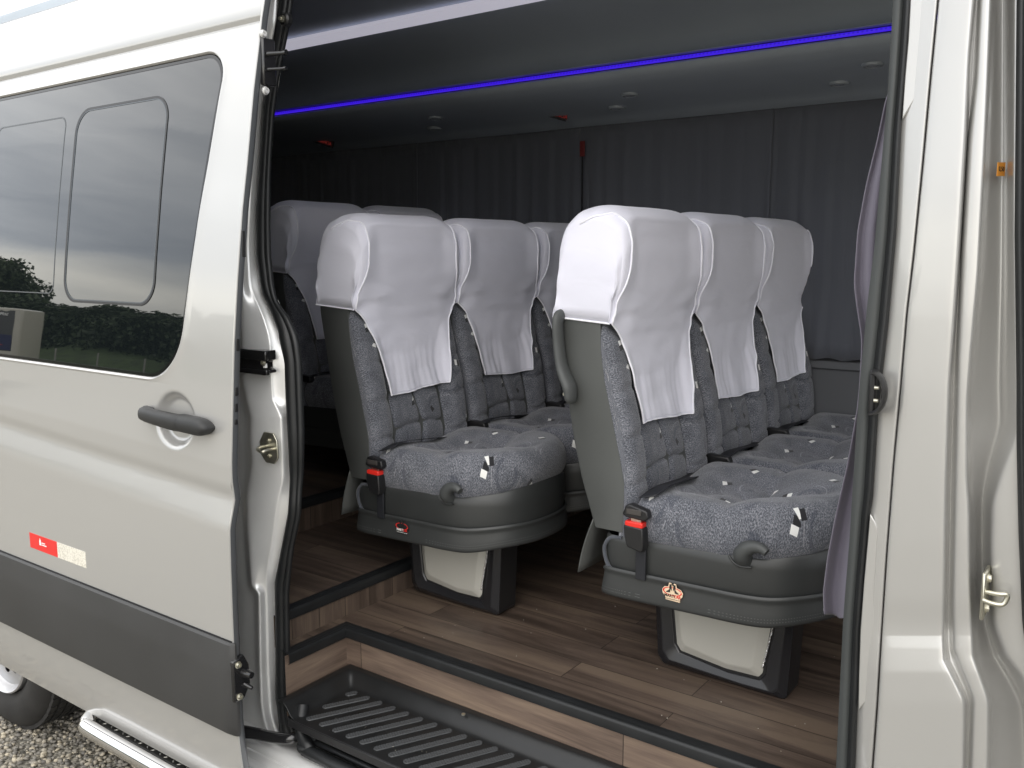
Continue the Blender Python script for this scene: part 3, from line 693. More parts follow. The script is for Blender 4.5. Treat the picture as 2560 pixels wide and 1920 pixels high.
o = loft('pillar_jamb', [(shift(b0, 8), .10), (shift(b0, 22), tz(.066)), (shift(b1, -4), tz(.050)), (b1, tz(.047)), (shift(b1, 6), tz(.044)), (shift(b2, -7), tz(.034, bulge=.006)), (shift(b2, -2), tz(.034, bulge=.006)), (shift(b2, 3), tz(.055))], rowsB, PAINT, van, 2)
fixn(o)
o = loft('pillar_panel', [(shift(b2, 3), tz(.05)), (shift(b2, .5), tz(.031, bulge=.013)), (shift(b2, 5), tz(.027, bulge=.013)), (shift(b3, -12), tz(.024, bulge=.013)), (shift(b3, -4), tz(.025, bulge=.013)),
    (shift(b3, 1), tz(.034, bulge=.013)), (shift(b3, 5), tz(.054, bulge=.013)), (shift(b4, -7), tz(.058, bulge=.013)), (shift(b4, -1), tz(.040, bulge=.011)), (shift(b4, 6), tz(.035, bulge=.009)), (shift(b5, -8), tz(.036, bulge=.009)), (shift(b5, -2), tz(.038, bulge=.009)),
    (shift(b5, 4), tz(.056, bulge=.009)), (shift(b5, 12), tz(.088, bulge=.006)), (shift(b6, -8), tz(.125)), (b6, tz(.118)), (shift(b7, 0), tz(.062)), (shift(b7, 5), tz(.052)), (shift(b8, 0), tz(.050)), (shift(b8, 70), tz(.06)), (shift(b8, 200), .14)], rowsB, PAINT, van, 2)
fixn(o); o['label'] = 'painted pillar between the sliding door and front door'
# seal on the pillar: flat wide lip plus dark round lobe
def band(name, L0, L1, Y0, Y1, m, parent, y0=-320, y1=2440, step=24, bulge=.006):
    rws = list(range(y0, y1, step)); vs = []
    for r in rws:
        xa = np.interp(r, [p[1] for p in L0], [p[0] for p in L0]); xb = np.interp(r, [p[1] for p in L1], [p[0] for p in L1])
        ya = float(np.interp(r, [a for a, _ in Y0], [b for _, b in Y0])); yb = float(np.interp(r, [a for a, _ in Y1], [b for _, b in Y1]))
        for k in range(9):
            t = k/8; vs.append(bY(xa+(xb-xa)*t, r, ya+(yb-ya)*t-bulge*math.sin(math.pi*t)))
    return fixn(pyd(name, vs, gridfaces(len(rws), 9), m, parent))
LIP = mat('grey_rubber_lip', (.05, .055, .055), .5, bump=(300, .1, .0005))
mid = [(a[0]*.42+b[0]*.58, a[1]) for a, b in zip([(np.interp(y, [p[1] for p in b0], [p[0] for p in b0]), y) for y in range(-330, 2500, 60)], [(np.interp(y, [p[1] for p in b1], [p[0] for p in b1]), y) for y in range(-330, 2500, 60)])]
b1d = shift(b1, 2)
band('door_seal', b0, mid, tz(.052), tz(.050), LIP, van, bulge=.005)
band('door_seal', mid, [(x+(y > 1250)*0, y) for x, y in b1d], tz(.050), tz(.043), RUBBER, van, bulge=.010)
# front door weather strip at the frame edge
band('front_door_seal', b8, shift(b8, 24), tz(.045), tz(.045), RUBBER, van, bulge=.009)
band('front_door_seal', shift(b8, 24), shift(b8, 110), tz(.05), tz(.05), BLACK, van, bulge=.004)
# raised flange plates on the jamb
def plate_px(name, pts, Y, m, parent, t=.004, bv=.0015):
    P = [bY(x, y, float(np.interp(y, [a for a, _ in Y], [b for _, b in Y]))) for x, y in pts]; n = len(P)
    vs = P+[p+Vector((0, t, 0)) for p in P]; fs = [tuple(range(n)), tuple(range(2*n-1, n-1, -1))]+[(i, i+n, (i+1) % n+n, (i+1) % n) for i in range(n)]
    return bevel(fixn(pyd(name, vs, fs, m, parent)), bv, 2)
plate_px('jamb_flange', [(2278,-50),(2320,-50),(2316,0),(2303,45),(2298,120),(2293,200),(2288,245),(2272,272),(2255,300),(2262,190),(2270,100)], tz(.040), PAINT, van)
plate_px('jamb_flange', [(2175,1285),(2188,1305),(2194,1325),(2190,1400),(2184,1500),(2186,1550),(2197,1575),(2190,1640),(2180,1690),(2168,1750),(2146,1775),(2147,1690),(2151,1576),(2160,1453),(2172,1320)], tz(.038), PAINT, van)
# buffer loop on the jamb
lp = bY(2196, 980, .04); print('loop', lp)
ls = []
for k in range(17):
    a = math.pi*k/16; ls.append((lp.x-.006+.019*math.sin(a), lp.y-.016, lp.z+.032*math.cos(a)))
lo = tube('door_buffer', ls, .0038, BLACK, van, 10, flat=3.2)
box('buffer_foot', (lp.x-.012, lp.y-.01, lp.z-.035), (lp.x-.002, lp.y+.012, lp.z+.035), BLACK, lo, .003)
for dz in (.008, -.012): lathe('bolt', [(.003, 0), (.003, .006), (.0001, .006)], (lp.x-.003, lp.y-.012, lp.z+dz), 'x', ZINC, lo, 10)
# front lock striker
k2 = bY(2466, 1475, .05)
pl = box('lock_striker', (k2.x-.004, k2.y-.026, k2.z-.040), (k2.x+.002, k2.y+.020, k2.z+.034), ZINC, van, .003)
tube('striker_loop', [(k2.x, k2.y-.020, k2.z+.004), (k2.x+.018, k2.y-.026, k2.z+.006), (k2.x+.030, k2.y-.022, k2.z+.006), (k2.x+.026, k2.y-.024, k2.z-.008), (k2.x+.014, k2.y-.028, k2.z-.009), (k2.x, k2.y-.024, k2.z-.008)], .0036, ZINC, pl, 10, smooth=4)
for dz in (.020, -.026): bolt(pl, (k2.x+.002, k2.y-.004, k2.z+dz), 'x', .0062, .004, ZINC)
# orange price-like sticker 0,50
os_ = bY(2488, 424, .058+.03); 
pp = [bY(2479, 407, .07), bY(2498, 409, .07), bY(2499, 441, .07), bY(2480, 439, .07)]
print('orange', pp[0], pp[1])
A_ = bY(2480, 424, .100); B_ = bY(2499, 424, .122); dv = (B_-A_).normalized(); hs = (pp[0].z-pp[2].z)/2; cen = (A_+B_)/2+Vector((dv.y, -dv.x, 0))*.007; wl = (B_-A_).length/2
Mx = Matrix(((dv.x, 0, -dv.y*-1, 0), (dv.y, 0, -dv.x, 0), (0, 1, 0, 0), (0, 0, 0, 1)))
vs = [cen+dv*(sx_*wl)+Vector((0, 0, sz_*hs))+Vector((dv.y, -dv.x, 0))*t_ for t_ in (0, .001) for sx_, sz_ in ((-1, -1), (1, -1), (1, 1), (-1, 1))]
ob = fixn(pyd('orange_sticker', vs, [(0, 1, 2, 3), (7, 6, 5, 4), (0, 4, 5, 1), (1, 5, 6, 2), (2, 6, 7, 3), (3, 7, 4, 0)], ORANGE, van, False))
text('sticker_text', '0,50', wl*.85, cen+Vector((dv.y, -dv.x, 0))*.0012, Mx, INK, ob)

# ---- outer body
def sweep(name, prof, x0, x1, m, parent, nx=2, smooth=True, ang=30):
    vs = [(x, y, z) for x in np.linspace(x0, x1, nx) for (y, z) in prof]
    o = pyd(name, vs, gridfaces(nx, len(prof)), m, parent, smooth); return autosmooth(o, ang)
side = [(dprof(z)+.11, z) for z in list(np.linspace(.36, 2.40, 26))+[2.45, 2.5, 2.55, 2.6, 2.66, 2.70]]
roofp = [(.30, 2.735), (.45, 2.765), (.9, 2.79), (1.35, 2.765), (1.55, 2.73), (1.7, 2.66)]
far = [(2.0-y, z) for y, z in reversed(side)]
sweep('rear_quarter', [p for p in side if p[1] < 2.5][0:0]+[(y, z) for y, z in side if z <= 2.44], -5.2, -1.99, PAINT, van, 4)
sweep('roof', [(y, z) for y, z in side if z >= 2.40]+roofp, -5.2, 1.98, PAINT, van, 6)
sweep('far_side', far, -5.2, 1.98, PAINT, van, 4)
sweep('door_header', [(y, z) for y, z in side if 2.40 <= z][0:2]+[(.10, 2.40), (.16, 2.42), (.2, 2.5)], -1.9, 1.2, PAINT, van, 3)
box('rear_doors', (-5.24, .0, .36), (-5.2, 1.98, 2.7), PAINT, van, .01)
# underbody and wheel
box('underbody', (-5.2, .10, .34), (1.3, 1.9, .44), LINER, van, 0)
sweep('front_sill', [(.10, .47), (.02, .47), (-.02, .45), (-.03, .38), (.05, .34)], -.34, 1.1, PAINT, van, 2)
box('underbody', (-2.75, .02, .30), (-1.4, .12, .40), LINER, van, 0)
fd = pyd('front_door', [(1.06+.30*t+o_*.96, -.02-1.02*t+o_*.28, z) for o_ in (0, .07) for z in (.42, 1.25, 2.15) for t in (0, 1)], [(0, 1, 3, 2), (2, 3, 5, 4), (7, 6, 8, 9), (9, 8, 10, 11), (0, 2, 8, 6), (2, 4, 10, 8), (1, 7, 9, 3), (3, 9, 11, 5), (4, 5, 11, 10), (0, 6, 7, 1)], LINER, van, False)
bevel(fixn(fd), .02, 3)
# ---- interior shell
ceil = [(.10, 2.40), (.13, 2.47), (.20, 2.515), (.35, 2.545), (.60, 2.555), (.90, 2.545), (1.0, 2.53), (1.08, 2.505), (1.16, 2.475), (1.24, 2.445), (1.30, 2.42), (1.335, 2.39), (1.345, 2.36), (1.335, 2.335), (1.310, 2.322)]
cl = sweep('ceiling', ceil, -4.6, 1.95, HEAD, van, 12, True, 50)
bin_ = [(1.305, 2.303), (1.300, 2.298), (1.302, 2.286), (1.315, 2.275), (1.36, 2.262), (1.45, 2.248), (1.55, 2.238), (1.66, 2.226), (1.72, 2.214), (1.75, 2.200), (1.77, 2.20), (1.80, 2.20)]
sweep('overhead_duct', bin_, -4.6, 1.4, HEAD, van, 12, True, 50)
sweep('duct_channel', [(1.310, 2.323), (1.322, 2.322), (1.322, 2.302), (1.304, 2.3035)], -4.6, 1.2, LINER, van, 2)
# far wall below the curtains, rail
sweep('side_panel', [(1.80, 2.21), (1.815, 1.80), (1.82, 1.335), (1.795, 1.332), (1.785, 1.325), (1.785, 1.30), (1.795, 1.293), (1.80, 1.28), (1.80, .95), (1.81, .66)], -4.6, 1.95, WALLP, van, 4)
# inner lining beside the rear pillar and rear wall
sweep('side_lining', [(.125, .42), (.125, 1.35), (.15, 1.8), (.20, 2.2), (.22, 2.5)], -4.6, -1.93, LINER, van, 3)
box('rear_wall', (-4.62, .1, .4), (-4.58, 1.85, 2.6), LINER, van, 0)
sweep('side_lining', [(.16, .42), (.16, 2.5)], -.28, -.06, LINER, van, 2)
box('dashboard', (1.75, .1, .4), (2.05, 1.85, 1.32), LINER, van, .05)
box('windscreen_header', (1.9, .1, 2.12), (1.98, 1.85, 2.7), LINER, van, .01)
# floor
def slab(name, pts, z0, z1, m, parent, uvf):
    n = len(pts); vs = [(x, y, z1) for x, y in pts]
    o = pyd(name, vs, [tuple(range(n))], m, parent, False, [uvf(x, y) for x, y in pts]); return fixn(o)
fl = slab('floor', [(-1.83, .06), (-1.767, .06), (-1.767, .257), (-.20, .257), (-.2, .1), (1.95, .1), (1.95, 1.81), (-1.83, 1.81)], 0, .667, WOOD, van, lambda x, y: (x, y+.03))
fl['label'] = 'wood-look vinyl plank floor'
slab('floor', [(-2.34, .06), (-1.83, .06), (-1.83, 1.81), (-2.34, 1.81)], 0, .752, WOOD, van, lambda x, y: (x*1.0+3, y+.05))
slab('floor', [(-4.6, .06), (-2.34, .06), (-2.34, 1.81), (-4.6, 1.81)], 0, .857, WOOD, van, lambda x, y: (x+5.3, y+.01))
def riser(name, a, b, z0, z1, uv0, m=WOODR, vert=False):
    vs = [(*a, z0), (*b, z0), (*b, z1), (*a, z1)]; L = math.dist(a, b)
    uv = [(uv0[0], uv0[1]), (uv0[0]+L, uv0[1]), (uv0[0]+L, uv0[1]+z1-z0), (uv0[0], uv0[1]+z1-z0)]
    if vert: uv = [(v, u) for u, v in uv]
    return pyd(name, vs, [(0, 1, 2, 3)], m, van, False, uv)
riser('step_riser', (-1.767, .257), (-.20, .257), .50, .667, (2.1, .0115), WOODR)
riser('step_riser', (-1.767, .04), (-1.767, .257), .50, .667, (3.30, .0115), WOODR)
riser('step_riser', (-1.83, .06), (-1.83, 1.81), .667, .752, (.43, .31), WOOD, True)
riser('step_riser', (-2.34, .06), (-2.34, 1.81), .752, .857, (.2, .11), WOOD, True)
# rubber nosings
def nosing(name, prof2, pts, parent):
    """prof2 [(outward, z)], pts plan polyline with outward = left normal; mitred"""
    P = [Vector((x, y)) for x, y in pts]; vs = []
    for i, p in enumerate(P):
        d0 = (P[i]-P[i-1]).normalized() if i > 0 else (P[1]-P[0]).normalized(); d1 = (P[i+1]-P[i]).normalized() if i < len(P)-1 else d0
        n0 = Vector((d0.y, -d0.x)); n1 = Vector((d1.y, -d1.x)); mt = (n0+n1).normalized(); k = 1/max(.3, mt.dot(n0))
        for o_, z in prof2: q = p+mt*(o_*k); vs.append((q.x, q.y, z))
    o = fixn(pyd(name, vs, gridfaces(len(P), len(prof2)), RUBBER, parent)); return autosmooth(o, 40)
pf = lambda z: [(-.030, z), (-.029, z+.003), (-.012, z+.0045), (-.010, z+.0032), (-.004, z+.0036), (0, z+.003), (.004, z+.0005), (.0055, z-.004), (.0055, z-.024), (.003, z-.026), (0, z-.026)]
nosing('step_nosing', pf(.667), [(-1.767, .05), (-1.767, .257), (-.2, .257)], van)
nosing('step_nosing', pf(.752), [(-1.83, .06), (-1.83, 1.0)], van)
nosing('step_nosing', pf(.857), [(-2.34, .06), (-2.34, 1.2)], van)
# step tray
def tray():
    z0 = .530; vs = []; fs = []
    xs = [-1.755, -1.742, -1.735, -1.722, -1.712, -1.700, -1.685]+list(np.linspace(-1.66, -.36, 30))+[-.34]
    ys = [.002, .004, .008, .02, .06, .10, .15, .19, .205, .215, .225, .237, .242, .250, .2555]
    for x in xs:
        for y in ys:
            e = 0
            a = max(0, (y-.203)/.034); a = min(1, a); e = max(e, .036*a*a*(3-2*a))
            c = max(0, (-1.698-x)/.034); c = min(1, c); e = max(e, .036*c*c*(3-2*c))
            if y < -.001: e -= .006*(-y)/.012
            vs.append((x, y, z0+e))
    o = pyd('step_tray', vs, gridfaces(len(xs), len(ys)), None, van)
    md = mod(o, 'SUBSURF', levels=1, render_levels=1); mod(o, 'SOLIDIFY', thickness=.004, offset=-1)
    o.data.materials.append(mat('tray_plastic', (.011, .0115, .012), .40, bump=(800, .2, .0005), var=(16, .25)))
    return o
tr = tray(); fixn(tr)
TRR = mat('tray_rib_plastic', (.060, .063, .066), .42, bump=(500, .15, .0006))
tf = box('tray_front_lip', (-1.715, -.002, .508), (-.34, .003, .530), BLACK, tr, .003)
def ribs():
    L = [(-1.684, .17, -1.668, .199), (-1.684, .088, -1.622, .199)]
    for k in range(27): L.append((-1.671+.0475*k, .022, -1.576+.0475*k, .199))
    for x0, y0, x1, y1 in L:
        d = Vector((x1-x0, y1-y0)); l = d.length; d.normalize(); n = Vector((d.y, -d.x)); w = .0088; vs = []; K = max(6, int(l/.0032))
        # flat pad with a serrated front edge
        prof = []
        rows_ = []
        for i in range(K+1):
            t = i/K; c = Vector((x0, y0))+d*(l*t); e = w*math.sqrt(max(.05, 1-max(0, abs(t-.5)*2-(1-2*w/l))**2/(2*w/l)**2)) if abs(t-.5)*2 > 1-2*w/l else w
            zt = .5318+(.0007 if i % 2 else 0)
            for s, zz in ((-1.12, .5295), (-1, zt), (1, zt), (1.12, .5295)): p = c+n*(e*s); rows_.append((p.x, p.y, zz))
        fs = gridfaces(K+1, 4)+[(3, 2, 1, 0), tuple(4*K+i for i in range(4))]
        fixn(pyd('tread_rib', rows_, fs, TRR, tr, False))
ribs()
_v, _f = [], []
for i in range(70):
    x, y, z = (random.uniform(-1.7, -.4), random.uniform(.3, .9), .6672) if i < 40 else (random.uniform(-1.65, -.4), random.uniform(.02, .2), .5305)
    q = random.uniform(.0006, .0019); b_ = len(_v)
    for dx, dy, dz in ((-q, 0, 0), (q*.6, -q, 0), (q*.7, q, 0), (0, 0, q)): _v.append((x+dx, y+dy, z+dz))
    _f += [(b_, b_+1, b_+3), (b_+1, b_+2, b_+3), (b_+2, b_, b_+3)]
struct(pyd('grit', _v, _f, mat('pale_grit', (.45, .42, .36), .9), fl, False), 'stuff')
# screw on the riser step
lathe('bolt', [(.005, 0), (.005, .003), (.0001, .003)], (-1.32, .222, .566), 'z', ZINC, tr, 10)

# ---- running board
rb = [(-2.47, -.01, .35), (-2.475, -.06, .35), (-2.46, -.115, .35), (-2.42, -.148, .35), (-2.36, -.158, .35), (-1.9, -.160, .35), (-1.2, -.160, .35), (-.5, -.160, .35), (-.42, -.14, .35), (-.40, -.05, .35)]
run = tube('side_step', rb, .0235, CHROME, van, 20, smooth=6)
def tread_mat():
    m, nt, N, L, P = newmat('tread_plate'); P.inputs['Base Color'].default_value = (.03, .029, .027, 1); P.inputs['Metallic'].default_value = .2; P.inputs['Roughness'].default_value = .4
    return m
TP = tread_mat()
box('tread_plate', (-2.43, -.128, .345), (-.42, -.02, .352), TP, run, .002)
vs, fs = [], []
for i in range(66):
    for j in range(4):
        cx, cy = -2.41+.03*i, -.115+.027*j; a = rad(45 if (i+j) % 2 else -45); b = len(vs)
        for u, v, h in ((-.011, 0, 0), (0, -.0032, 0), (.011, 0, 0), (0, .0032, 0), (0, 0, .0026)):
            vs.append((cx+u*math.cos(a)-v*math.sin(a), cy+u*math.sin(a)+v*math.cos(a), .3521+h))
        fs += [(b, b+1, b+4), (b+1, b+2, b+4), (b+2, b+3, b+4), (b+3, b, b+4)]
pyd('tread_studs', vs, fs, mat('worn_steel', (.35, .34, .31), .35, .9), run, False)
# dark coil spring below the pillar
vs = []
cpth = [(-1.86+.004*0+.009*math.cos(a), -.045+.02*a/18, .372+.009*math.sin(a)) for a in np.linspace(0, 18, 70)]
tube('cable_coil', cpth, .002, ZINC, van, 6)

# ---- rear wheel
wc = (-3.28, .0, .345)
wheel = lathe('rear_wheel', [(.205, .03), (.21, .005), (.235, -.012), (.275, -.018), (.305, -.010), (.325, .004), (.338, .022), (.343, .05), (.344, .11), (.343, .24), (.335, .27), (.30, .28), (.2, .27)], wc, 'y', TYRE, van, 72)
wheel['label'] = 'black tyre on a silver steel rim standing on gravel'
# tread grooves as dark rings standing proud blocks
for k, yy in enumerate((.032, .066, .10, .134, .168, .202, .236)):
    n = 54; vs = []; fs = []
    for j in range(n):
        a0, a1 = 2*math.pi*(j+.06+.25*(k % 2))/n, 2*math.pi*(j+.90+.25*(k % 2))/n; b = len(vs)
        for r in (.338, .351):
            for a, y in ((a0, yy-.013), (a1, yy-.013+.004), (a1, yy+.013), (a0, yy+.013-.004)): vs.append((wc[0]+r*math.cos(a), wc[1]+y, wc[2]+r*math.sin(a)))
        fs += [(b+4, b+5, b+6, b+7), (b, b+1, b+5, b+4), (b+1, b+2, b+6, b+5), (b+2, b+3, b+7, b+6), (b+3, b, b+4, b+7)]
    fixn(pyd('tyre_tread', vs, fs, TYRE, wheel, False))
rim = lathe('rim', [(.205, .020), (.207, -.010), (.202, -.014), (.196, -.008), (.190, .010), (.180, .030), (.165, .046), (.150, .050), (.13, .030), (.115, .010), (.105, .004), (.09, .004), (.082, -.006), (.055, -.012), (.05, -.02), (.0001, -.022)], wc, 'y', RIM, wheel, 64)
for k in range(14):
    a = 2*math.pi*k/14+.2; lathe('rim_hole', [(.017, .0), (.017, .003), (.0001, .003)], (wc[0]+.128*math.cos(a), wc[1]+.020, wc[2]+.128*math.sin(a)), 'y', BLACK, wheel, 14)
box('wheel_arch_liner', (-3.75, .02, .44), (-2.80, .40, .80), LINER, van, 0)

# ================================================================== lights in the cabin
led = thing('led_strip', 'glowing blue LED strip running along the overhead duct edge', 'light strip', (-1.6, 1.307, 2.313))
vs = [(x+1.6, y-1.307, z-2.313) for x in (-4.5, 1.0) for y, z in ((1.3075, 2.3185), (1.3015, 2.3175), (1.2995, 2.3125), (1.3015, 2.3075), (1.3075, 2.3065))]
pyd('led_tube', vs, gridfaces(2, 5), LEDM, led)
sweep('led_glow_shield', [(1.312, 2.3245), (1.288, 2.3260), (1.286, 2.3245), (1.288, 2.3230), (1.312, 2.3220)], -4.6, 1.2, HEAD, van, 2)  # added lip, shaped to keep the blue glow off the ceiling
# visible diode bumps
vs, fs = [], []
for i in range(300):
    x = -3.4+.0125*i+1.6; b = len(vs); 
    for y, z in ((-.0082, .0028), (-.0084, -.0028)):
        vs.append((x-.0028, y, z)); vs.append((x+.0028, y, z))
    fs.append((b, b+1, b+3, b+2))
o = pyd('led_diodes', vs, fs, mat('blue_diode', (.01, .01, .2), .4, emit=((.03, .0, .85), .25)), led, False); struct(o, 'stuff')
cs = thing('ceiling_strip', 'long flat white panel along the grey ceiling', 'light strip', (-2, 1.04, 2.51))
pyd('strip_panel', [(x+2, y-1.04, z-2.51) for x in (-3.6, .9) for y, z in ((1.012, 2.515), (1.010, 2.503), (1.060, 2.487), (1.064, 2.500))], [(0, 4, 5, 1), (1, 5, 6, 2), (2, 6, 7, 3), (0, 1, 2, 3), (7, 6, 5, 4)], STRIPM, cs, False)
def spot(px, py, first=[None], lab=''):
    # on the duct underside: iterate
    Y = 1.5
    for _ in range(20):
        p = bY(px, py, Y); z = float(np.interp(Y, [a for a, _ in bin_[3:]], [b for _, b in bin_[3:]])); p2 = bZ(px, py, z); Y = .5*Y+.5*p2.y
    p = bZ(px, py, z); print('spot', p)
    t = thing('reading_light', lab, 'reading light', (p.x, p.y, p.z-.001), 'round reading lights under the overhead duct')
    lathe('bezel', [(.032, .004), (.031, -.004), (.026, -.006), (.023, -.002), (.0001, -.0015)], (0, 0, 0), 'z', mat('lamp_bezel', (.28, .31, .34), .4, 0), t, 24)
    lathe('lens', [(.018, -.002), (.014, -.0045), (.0001, -.006)], (0, 0, 0), 'z', mat('lamp_lens', (.30, .33, .36), .2), t, 20)
def sg(x, y): return (1300+x/2.212, y/2.212)
for (x, y), lab in zip((sg(1950, 357), sg(1765, 460), sg(610, 522), sg(537, 594)), (
    'round reading light nearest the mauve curtain, higher of its pair', 'round reading light nearest the mauve curtain, lower of its pair',
    'round reading light above the front row seats, upper one of the middle pair', 'round reading light above the front row seats, lower one of the middle pair')):
    spot(x, y, lab=lab)
spot(740+965/2.765, 240+150/2.765, lab='faint round reading light deep in the cabin, upper one of its pair')
spot(740+955/2.765, 240+222/2.765, lab='faint round reading light deep in the cabin, lower one of its pair')
# small red lettering signs hanging deep in the cabin
def redsign(px, py, Y, w, lab, s):
    p = bY(px, py, Y)
    t = thing('exit_sign', lab, 'sign', p, 'small red lettering signs at the far windows'); 
    R = Euler((rad(90), rad(17), rad(8)))
    text('sign_text', s, .020, (0, 0, 0), R, REDLED, t, .001)
    q = R.to_matrix().to_4x4(); me = bpy.data.meshes.new('sign_plate'); me.from_pydata([q@Vector(v) for v in ((-w, -.016, -.003), (w, -.016, -.003), (w, .016, -.003), (-w, .016, -.003), (-w, -.016, -.006), (w, -.016, -.006), (w, .016, -.006), (-w, .016, -.006))], [], [(0, 1, 2, 3), (7, 6, 5, 4), (0, 4, 5, 1), (1, 5, 6, 2), (2, 6, 7, 3), (3, 7, 4, 0)])
    link('sign_plate', me, LINER, t, False)
redsign(1385, 285, 1.62, .055, 'small tilted red lettering sign above the front row seats', 'EMERGENCIA')
redsign(804, 353, 1.62, .07, 'small tilted red lettering sign near the rear of the dark cabin', 'EMERGENCIA')
ph = bY(1456, 372, 1.735)
t = thing('emergency_hammer', 'dark red strap hanging between two dark curtains', 'strap', ph)
box('strap', (-.011, -.003, -.03), (.011, .003, .03), mat('dull_red', (.13, .012, .012), .6), t, .002)
box('strap_cord', (-.0025, -.002, -.25), (.0025, .002, -.03), BLACK, t, 0)

# ================================================================== curtains
def curtain(x0, x1, lab, seed, ztop=2.205, zbot=1.335):
    r = random.Random(seed); nx = int((x1-x0)/.008); nz = 16; vs = []
    ph = [r.uniform(0, 6.28) for _ in range(4)]; c = ((x0+x1)/2, 1.765, zbot)
    for i in range(nz+1):
        t = i/nz; z = ztop+(zbot-ztop)*t
        for j in range(nx+1):
            u = j/nx; x = x0+(x1-x0)*u
            a = .010*math.sin(x*88+ph[0]+.8*math.sin(x*17+ph[2]))+.007*math.sin(x*41+ph[1])+.004*math.sin(x*150+ph[3]+2*t)
            a *= (.30+.70*min(1, t*2.0))*(.34+.40*mnoise.noise(Vector((x*3.1+seed*7, t*.8, 0)))+.25*mnoise.noise(Vector((x*9+seed, t*1.5, 3)))); a += .010*mnoise.noise(Vector((x*5, t*1.2, seed)))*min(1, t*3)
            vs.append((x-c[0]+.006*math.sin(z*9+ph[1])*t, 1.765+a-c[1]+(.004 if seed % 2 else 0)+.006*math.sin(x*9+seed), z-c[2]+(.004*math.sin(x*60) if i == nz else 0)))
    o = pyd('curtain', vs, gridfaces(nz+1, nx+1), CURT, None); o.location = c; mod(o, 'SOLIDIFY', thickness=.002)
    return tag(o, lab, 'curtain', 'dark pleated curtains along the far windows')
curtain(-1.185, -.30, 'dark curtain at the far wall nearest the mauve curtain', 1)
curtain(-1.945, -1.150, 'dark curtain at the far wall behind the front row seats', 2)
curtain(-2.84, -1.90, 'dark curtain at the far wall behind the second row seats', 3)
curtain(-4.2, -2.81, 'dark curtain at the far wall deepest in the cabin, by the rear row', 4)
# mauve curtain gathered inside the pillar
def mauve():
    Ledge = [(2240,180),(2213,249),(2193,347),(2164,463),(2143,579),(2134,712),(2143,781),(2154,850),(2148,960),(2142,1023),(2118,1158),(2087,1293),(2068,1392),(2057,1480),(2060,1545)]
    rws = list(range(180, 1545, 22))+[1545]; NC = 26; vs = []; top = None
    for r in rws:
        xl = np.interp(r, [p[1] for p in Ledge], [p[0] for p in Ledge]); xr = np.interp(r, [180, 800, 1545], [2300, 2290, 2290])
        yb = .135+.05*max(0, (r-900)/700)
        for j in range(NC):
            u = j/(NC-1); Y = yb+.05*u+.016*math.sin(u*19+.4*math.sin(r*.004))*(.4+.6*min(1, r/1500))
            x = xl+(xr-xl)*u**.9
            rr = r-(38 if (r == 1545 and u < .10) else 0)
            vs.append(bY(x, rr, Y))
    c = Vector((-.45, .2, .9)); o = pyd('curtain', [v-c for v in vs], gridfaces(len(rws), NC), CURTP, None); o.location = c; mod(o, 'SUBSURF', levels=1, render_levels=1); mod(o, 'SOLIDIFY', thickness=.002)
    tag(o, 'mauve curtain hanging gathered inside the front edge of the door opening', 'curtain')
mauve()

# ================================================================== SEATS
O = Vector((-.80, .64, .667)); Y0 = .42; SW = .44
def sp(pts, n=6): return [(p.x, p.z) for p in smoothpath([(a, 0, b) for a, b in pts], n)]
SIDEP = [(-1.188,1.548),(-1.184,1.618),(-1.178,1.692),(-1.173,1.737),(-1.157,1.782),(-1.128,1.805),(-1.086,1.812),(-1.045,1.804),(-1.012,1.779),(-.999,1.745),(-.996,1.715),(-1.001,1.648),(-1.018,1.582),(-1.031,1.539)]
def fx_center(z):   # front face of the backrest upholstery, mid width
    return float(np.interp(z, [1.02, 1.08, 1.15, 1.22, 1.30, 1.40, 1.50, 1.56, 1.62, 1.70, 1.76], [-.980, -.972, -.975, -.987, -1.008, -1.026, -1.038, -1.055, -1.055, -1.055, -1.055]))
def fx_bol(z):
    return float(np.interp(z, [1.02, 1.08, 1.16, 1.22, 1.30, 1.40, 1.50, 1.56, 1.64], [-.968, -.958, -.960, -.966, -.978, -1.006, -1.030, -1.066, -1.07]))
def bnd(z):
    return float(np.interp(z, [1.02, 1.05, 1.123, 1.17, 1.242, 1.332, 1.399, 1.476, 1.56, 1.70], [-1.0, -1.0, -.998, -.998, -1.015, -1.037, -1.054, -1.066, -1.068, -1.06]))
def backedge(z):
    return float(np.interp(z, [1.045, 1.108, 1.158, 1.251, 1.339, 1.548, 1.69, 1.75], [-1.072, -1.093, -1.110, -1.133, -1.150, -1.186, -1.175, -1.165]))
def sst(a, b, t): t = min(1, max(0, (t-a)/(b-a))); return t*t*(3-2*t)
GLINT = mat('faceted_chrome_trim', (.8, .8, .8), .15, 1, bump=(160, 1.0, .01))
